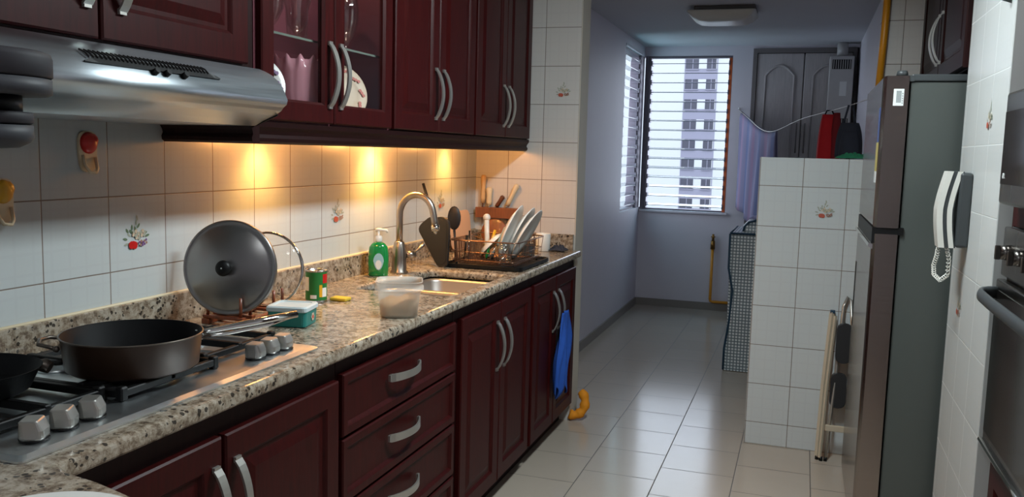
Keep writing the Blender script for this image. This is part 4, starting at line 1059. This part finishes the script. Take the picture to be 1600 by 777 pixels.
# ------------------------------------------------------------------ tower with microwave and oven
XT = .522
t = thing('appliance_tower', 'mahogany tower cabinet housing the microwave and oven at the right edge', 'cabinet', (.8, 2.07, 0))
b = B().box((XT, 1.602, 0), (1.19, 2.552, .69)); b.box((XT, 1.602, 1.278), (1.19, 2.552, 1.33)); b.box((XT, 1.602, 1.622), (1.19, 2.552, CZ-.003)); b.box((1.12, 1.602, .69), (1.19, 2.552, 1.625))
b.box((XT, 2.53, .69), (1.12, 2.552, 1.625)); b.box((XT, 1.602, .69), (1.12, 1.63, 1.625)); build('carcass', b, 'mahogany', t)
X = LEFT(XT, 2.54, 0)
b = B(X @ Matrix.Translation((.13, 0, 1.70))).panel(.78, .72, T, .06); build('door', b, 'mahogany', t)
b = B(X @ Matrix.Translation((.09, 0, .1))).panel(.82, .575, T, .06); build('drawer', b, 'mahogany', t)
t = thing('microwave', 'black-fronted microwave built in above the oven', 'microwave', (.65, 2.08, 1.331))
b = B().box((.51, 1.64, 1.3305), (1.0, 2.50, 1.618), .003, 1); build('body', b, 'dkgrey', t)
b = B(); ls = []
for x, i in ((.512, 0), (.486, 0), (.474, .008), (.470, .018)): ls.append([(x, 1.64+i, 1.334+i*.6), (x, 2.485-i, 1.334+i*.6), (x, 2.485-i, 1.617-i*.6), (x, 1.64+i, 1.617-i*.6)])
b.loops(ls); d = build('door', b, 'oven_steel', t)
b = B().box((.4685, 1.68, 1.386), (.4705, 2.465, 1.566), .0008, 1); build('window', b, 'oven_glass', d)
b = B(LEFT(.4684, 2.44, 1.398)); b.tube([(.009+.006*math.cos(a), -.0006, .009+.006*math.sin(a)) for a in [2*PI*k/18 for k in range(18)]], .0011, 5, closed=True); b.box((.006, -.001, .008), (.013, 0, .010)); b.box((.018, -.001, .003), (.020, 0, .015)); b.box((.020, -.001, .003), (.027, 0, .005)); build('logo', b, 'sticker', d)
t = thing('wall_oven', 'stainless wall oven with a dark glass door and curved handle', 'oven', (.65, 2.08, .692))
b = B().box((.515, 1.64, .694), (1.1, 2.525, 1.276), .003, 1); build('body', b, 'dkgrey', t)
b = B().box((.500, 1.64, 1.15), (.516, 2.525, 1.276), .004); p = build('control_panel', b, 'oven_steel', t)
for y in (2.44, 2.30, 2.16, 2.02, 1.88): 
    k_ = build('knob', B().cyl((.5, y, 1.215), (.478, y, 1.215), .02, .017, 20), 'oven_steel', p); build('grip', B().box((.466, y-.004, 1.197), (.479, y+.004, 1.233), .002), 'oven_steel', k_)
b = B().box((.492, 1.64, .70), (.514, 2.525, 1.14), .004); d = build('door', b, 'oven_steel', t)
b = B().box((.4895, 1.66, .735), (.4925, 2.512, 1.115), .001, 1); build('door_glass', b, 'oven_glass', d)
pts = [(.492, 2.50, 1.105), (.468, 2.495, 1.105), (.45, 2.47, 1.105), (.441, 2.43, 1.105), (.438, 2.3, 1.105), (.438, 1.85, 1.105), (.445, 1.70, 1.105), (.47, 1.66, 1.105), (.492, 1.655, 1.105)]
b = B().tube(pts, .013, 12, flat=(1.25, .7)); build('handle', b, 'dkgrey', d)
b = B().tube([(.488, 1.64, .706), (.488, 2.525, .706)], .008, 8); build('lower_trim', b, 'chrome', d)

# ------------------------------------------------------------------ folding step ladder
t = thing('step_ladder', 'folded beige step ladder with black treads leaning on the half wall', 'ladder', (.2, 4.36, 0))
def lad(x, y, z): return (x, y, z)
# rear beige legs
b = B().tube([(.140, 4.30, .015), (.150, 4.365, .35), (.168, 4.398, .705)], .011, 4, flat=(1.1, .9)); build('rear_leg', b, 'beige_metal', t)
b = B().tube([(.152, 4.285, .015), (.165, 4.35, .35), (.184, 4.388, .69)], .008, 4); build('rear_leg', b, 'beige_metal', t)
b = B().tube([(.178, 4.29, .015), (.198, 4.33, .35), (.212, 4.365, .62), (.218, 4.385, .74), (.236, 4.395, .785), (.252, 4.385, .77), (.262, 4.36, .62), (.262, 4.32, .3), (.262, 4.275, .012)], .008, 10); build('hoop_frame', b, 'nickel', t)
for z0, z1, tx in ((.475, .665, .228), (.255, .425, .216)):
    b = B(Matrix(((1, 0, 0, tx), (0, 0.08, -1, 4.335), (0, 1, 0.08, (z0+z1)/2), (0, 0, 0, 1)))).prism(rrect(-.036, -(z1-z0)/2, .036, (z1-z0)/2, .03, 5), -.012, .012, .004); build('tread', b, 'silicone', t)
b = B().box((.168, 4.298, .145), (.262, 4.312, .175), .003); build('brace', b, 'beige_metal', t)
for x, y in ((.140, 4.30), (.158, 4.287), (.178, 4.29), (.262, 4.275)): build('rubber_foot', B().cyl((x, y, 0.0005), (x, y, .02), .009, .008, 10), 'black', t)
b = B().box((.160, 4.39, .70), (.182, 4.408, .715), .002); build('end_cap', b, 'navy', t)

# ------------------------------------------------------------------ hall objects
t = thing('washing_machine', 'washing machine under a checked cover with dark piping behind the half wall', 'washing machine', (-.12, 6.2, 0))
wx0, wx1, wy0, wy1 = -.437, .19, 5.89, 6.50
def wob(x, y, z): return (x+.008*math.sin(z*9+x*4), y+.006*math.sin(z*7+x*9), z)
b = B(); ls = []
for z, s in ((.004, .0), (.2, .004), (.4, -.004), (.6, .004), (.8, 0), (.925, .0), (.935, .004)):
    ls.append([wob(x, y, z) for x, y in rrect(wx0+s, wy0+s, wx1-s, wy1-s, .02, 3)])
b.loops(ls); build('fabric_cover', b, 'check', t)
b = B(); ls = []
for z, s in ((.936, .03), (.975, .035), (1.0, .06), (1.01, .10)): ls.append([(x, y, z) for x, y in rrect(wx0+s+.03, wy0+s+.12, wx1-s, wy1-s, .03, 4)])
b.loops(ls, smooth=False); build('cover_top', b, 'check', t)
b = B().tube([(wx0-.004, wy0-.004, .93), (wx0-.002, wy0-.006, .7), (wx0+.03, wy0-.006, .55), (wx0+.02, wy0-.006, .35), (wx0-.004, wy0-.006, .15), (wx0-.004, wy0-.004, .01)], .007, 8)
b.tube([(wx0, wy0-.004, .934), (wx1, wy0-.004, .934)], .007, 8); b.tube([(wx0, wy0, .934), (wx0, wy1, .934)], .007, 8)
b.tube([(wx0+.07, wy0+.15, .94), (wx0+.075, wy0+.15, .97), (wx0+.10, wy0+.16, 1.0), (wx0+.16, wy0+.2, 1.015), (wx1-.1, wy0+.2, 1.015)], .007, 8); build('piping', b, 'navy', t)
crumple('folded_cloth', 'lavender cloth bunched on top of the covered washing machine', 'cloth', (-.17, 6.25, 1.012), .15, .15, .06, 'lav_cloth', 8)
# clothes line
A = Vector((-.597, YF-.004, 1.872)); Bp = Vector((.3915, 5.0, 1.80))
def line(t_): 
    p = A.lerp(Bp, t_); p.z -= .40*t_*(1-t_)+.12*math.exp(-((t_-.3)/.2)**2); return p
b = B().tube([line(k/40) for k in range(41)], .0022, 6); o = build('clothes_line', b, 'white_plastic'); tag(o, 'thin white clothes line strung across the laundry area', 'clothes line')
b = B().tube([A, A+Vector((0, -.02, .0)), A+Vector((0, -.03, .012))], .005, 8); build('hook', b, 'chrome', o)
dirv = (Bp-A); dirv.z = 0; dirv.normalize(); nv = Vector((-dirv.y, dirv.x, 0))
def towel(u, v):
    t_ = .02+.36*u; p = line(t_); side = -1 if v < .5 else 1
    k = abs(v-.5)*2; drop = k*(.86 if side < 0 else .78)
    w = .016*math.sin(u*26+k*1.2)*min(1, k*4)+.012*math.sin(u*11-k)*k
    sq = 1-.10*k*math.sin(PI*k*.5)
    q = A.lerp(Bp, .02+.36*(.5+(u-.5)*sq)); 
    return (q.x+nv.x*(side*(.006+.012*k)+w), q.y+nv.y*(side*(.006+.012*k)+w), p.z+.005*(1-k)-drop-.0+.04*k*math.sin(u*3))
b = B().sheet(towel, 40, 30, .004); o = build('towel', b, 'towel'); tag(o, 'lavender striped towel hung over the clothes line', 'towel')
t = thing('shopping_bag', 'red cloth bag hanging from the line above the half wall', 'bag', (.125, 5.86, 1.4))
def bag(c, w, d, h, zt, seed):
    ls = []; rnd = random.Random(seed)
    for k in range(9):
        s = k/8; z = zt-h*(1-s); ww = w*(1-.35*s**3); dd = d*(1-.6*s**2)
        ls.append([(c[0]+ww*math.cos(2*PI*j/20)*(1+.10*math.sin(j*2.2+seed)), c[1]+dd*math.sin(2*PI*j/20), z) for j in range(20)])
    return B().loops(ls, smooth=True)
cx, cy = .128, 5.86; tz = line(.725).z
build('bag_body', bag((cx, cy), .062, .045, .36, tz-.02, 1), 'red_cloth', t)
build('bag_fold', bag((cx+.045, cy-.03), .028, .02, .33, tz-.01, 5), 'red_dark', t)
b = B().tube([(cx-.03, cy, tz-.03), (cx-.015, cy, tz+.004), (cx+.015, cy, tz+.004), (cx+.03, cy, tz-.03)], .005, 8); build('strap', b, 'black', t)
t = thing('backpack', 'charcoal bag hanging beside the red bag above the half wall', 'bag', (.235, 5.55, 1.4))
cx, cy = .237, 5.52; tz = line(.825).z
build('bag_body', bag((cx, cy), .072, .055, .20, tz-.10, 2), 'grey_cloth', t); build('bag_pocket', bag((cx+.005, cy-.045), .055, .03, .14, tz-.15, 4), 'grey_cloth', t)
b = B().tube([(cx-.04, cy, tz-.13), (cx-.012, cy, tz+.003), (cx+.012, cy, tz+.003), (cx+.035, cy, tz-.13)], .006, 8); build('strap', b, 'grey_cloth', t)
def net(u, v):
    x, y = (u-.5)*2, (v-.5)*2; e = max(0, 1-x*x)*max(0, 1-y*y)
    return (.215+.078*x, 4.478+.05*y, 1.4415+.004+e*(.022+.008*math.sin(13*x)*math.cos(9*y)))
o = build('green_cloth', B().sheet(net, 26, 16, .003), 'green_cloth'); tag(o, 'green net cloth lying on top of the half wall', 'cloth')
# closet
t = thing('closet', 'grey built-in closet with two arched-panel doors on the far wall', 'closet', (-.06, 8.2, 0))
c0, c1, cz = CL[0], CL[1], CL[2]
b = B().box((c0, YF-.012, 0), (c0+.035, YF+.13, cz)); b.box((c1-.03, YF-.012, 0), (c1, YF+.13, cz)); b.box((c0+.035, YF-.012, cz-.04), (c1-.03, YF+.13, cz)); build('frame', b, 'closet_dark', t)
for x0, x1 in ((c0+.038, -.060), (-.052, c1-.033)):
    w_, h_ = x1-x0, cz-.05; b = B()
    b.box((x0, YF+.0, .01), (x1, YF+.03, cz-.043), .004, 1)
    d = build('closet_door', b, 'closet', t); b = B(); m_ = .075
    arch = [(x0+m_, .15), (x1-m_, .15), (x1-m_, cz-.24)]
    for k in range(1, 12): a = k/12; arch.append((x1-m_-(w_-2*m_)*a, cz-.24+.09*math.sin(PI*a)))
    arch.append((x0+m_, cz-.24))
    b.tube([(x, YF-.001, z) for x, z in arch], .010, 6, closed=True); build('panel_moulding', b, 'closet', d)
    hx = (x1-.03) if x0 < -.1 else (x0+.03)
    b = B().tube([(hx, YF, 1.75), (hx, YF-.025, 1.72), (hx, YF-.03, 1.62), (hx, YF-.025, 1.52), (hx, YF, 1.49)], .006, 8); build('handle', b, 'closet_dark', d)
# water heater
t = thing('water_heater', 'white tankless water heater mounted high beside the closet', 'water heater', (.25, 8.1, 1.7))
h0, h1 = .150, .345
b = B().box((h0, 7.98, 1.70), (h1, 8.205, 2.315), .008); b.cyl((.25, 8.1, 2.314), (.25, 8.1, CZ-.002), .045, .045, 20); build('casing', b, 'heater', t)
for za_, zb_ in ((2.205, 2.285), (1.715, 1.79)):
    b = B().box((h0+.022, 7.978, za_), (h1-.022, 7.981, zb_), mi=0)
    for k in range(8): b.box((h0+.03+k*.0185, 7.975, za_+.003), (h0+.036+k*.0185, 7.979, zb_-.003), mi=1)
    build('vent_grille', b, ['black', 'heater'], t)
b = B().box((h0+.09, 7.9785, 1.98), (h0+.145, 7.981, 2.10)); build('data_label', b, 'sticker', t)
b = B().tube([(.2, 8.1, 1.70), (.2, 8.12, 1.5), (.2, 8.19, 1.35)], .009, 8); b.tube([(.30, 8.1, 1.70), (.30, 8.12, 1.52), (.30, 8.19, 1.38)], .009, 8); build('water_pipe', b, 'chrome', t)
# ceiling lamp in the hall
t = thing('ceiling_lamp', 'unlit rectangular ceiling lamp with an opal dish diffuser', 'lamp', (-.58, 6.2, CZ))
b = B().box((-.77, 6.03, CZ-.03), (-.37, 6.36, CZ-.001), .006); build('base', b, 'lampbase', t)
b = B(); ls = []
for s, z in ((0, CZ-.03), (0, CZ-.038), (.03, CZ-.07), (.07, CZ-.092), (.12, CZ-.10)): ls.append([(x, y, z) for x, y in rrect(-.815+s, 6.01+s*.7, -.365-s, 6.38-s*.7, .03, 4)])
b.loops(ls, smooth=True); build('diffuser', b, 'diffuser', t)
# gas pipes
b = B().tube([(.318, YE-.02, CZ-.002), (.310, YE-.02, 2.0), (.302, YE-.02, 1.745)], .016, 14); b.tube([(.302, YE-.02, 1.75), (.302, YE-.02, .01)], .016, 14)
o = build('gas_pipe', b, 'pipe'); tag(o, 'yellow gas pipe running down the wall corner behind the refrigerator', 'pipe')
t = thing('gas_riser', 'short yellow gas pipe with a brass valve low on the far wall', 'pipe', (-.76, YF, 0))
b = B().tube([(-.765, YF-.03, .62), (-.765, YF-.03, .11), (-.76, YF-.03, .09), (-.74, YF-.03, .085), (-.45, YF-.03, .085)], .013, 12); build('pipe_run', b, 'pipe', t)
b = B().cyl((-.765, YF-.03, .58), (-.765, YF-.03, .66), .022, .018, 14); b.cyl((-.765, YF-.03, .66), (-.765, YF-.03, .72), .012, .010, 10); b.box((-.785, YF-.04, .69), (-.745, YF-.022, .70), .002); b.box((-.772, YF-.02, .56), (-.758, YF-.0005, .58)); build('valve', b, 'brass', t)

# ------------------------------------------------------------------ lights
def light(name, kind, loc, energy, color, rot=(0, 0, 0), **kw):
    ld = bpy.data.lights.new(name, kind); ld.energy = energy; ld.color = color
    for k, v in kw.items(): setattr(ld, k, v)
    o = bpy.data.objects.new(name, ld); C.objects.link(o); o.location = loc; o.rotation_euler = rot; return o
light('kitchen_ceiling_light', 'AREA', (-.20, 2.5, 2.42), 46, (.86, .97, 1.0), (0, math.radians(14), 0), shape='RECTANGLE', size=.22, size_y=.8)
light('kitchen_rear_light', 'AREA', (-.35, .1, 2.42), 8, (.94, .98, 1.0), shape='RECTANGLE', size=.3, size_y=1.0)
warm = (1., .42, .11)
for y, e in ((2.42, 3.2), (3.2, 5.4), (3.97, 3.2)):
    light('under_cabinet_spot', 'SPOT', (-1.62, y, 1.488), e*2.4, (1., .56, .13), (0, 0, 0), spot_size=math.radians(110), spot_blend=.9, shadow_soft_size=.03)
    light('under_cabinet_glow', 'POINT', (-1.53, y, 1.478), e*1.35, warm, shadow_soft_size=.04)
light('cabinet_lamp', 'POINT', (-1.50, 2.38, 2.38), 6.5, (1., .82, .62), shadow_soft_size=.03)
sun = light('sun', 'SUN', (0, 0, 10), .5, (1., .98, .95), angle=math.radians(2)); sun.rotation_euler = (math.radians(50), 0, math.radians(8))
w = bpy.data.worlds.new('sky'); bpy.context.scene.world = w; w.use_nodes = True
bg = w.node_tree.nodes['Background']; bg.inputs[0].default_value = (.76, .85, 1.0, 1); bg.inputs[1].default_value = 4.2
for nm, loc, rot, sx, sy in (('window_portal', ((FW[0]+FW[1])/2, YF+.16, (FW[2]+FW[3])/2), (math.radians(-90), 0, 0), .76, 1.43), ('side_window_portal', (XH-.16, (SW[0]+SW[1])/2, (SW[2]+SW[3])/2), (0, math.radians(-90), 0), 1.4, .74)):
    o = light(nm, 'AREA', loc, 1, (1, 1, 1), rot, shape='RECTANGLE', size=sx, size_y=sy); o.data.cycles.is_portal = True

sc = bpy.context.scene
sc.view_settings.view_transform = 'Standard'; sc.view_settings.look = 'None'; sc.view_settings.gamma = 1; sc.view_settings.exposure = .12
sc.view_settings.use_curve_mapping = False
sc.cycles.use_denoising = True
sc.cycles.max_bounces = 10; sc.cycles.transparent_max_bounces = 24; sc.cycles.diffuse_bounces = 5; sc.cycles.caustics_reflective = False; sc.cycles.sample_clamp_indirect = 6
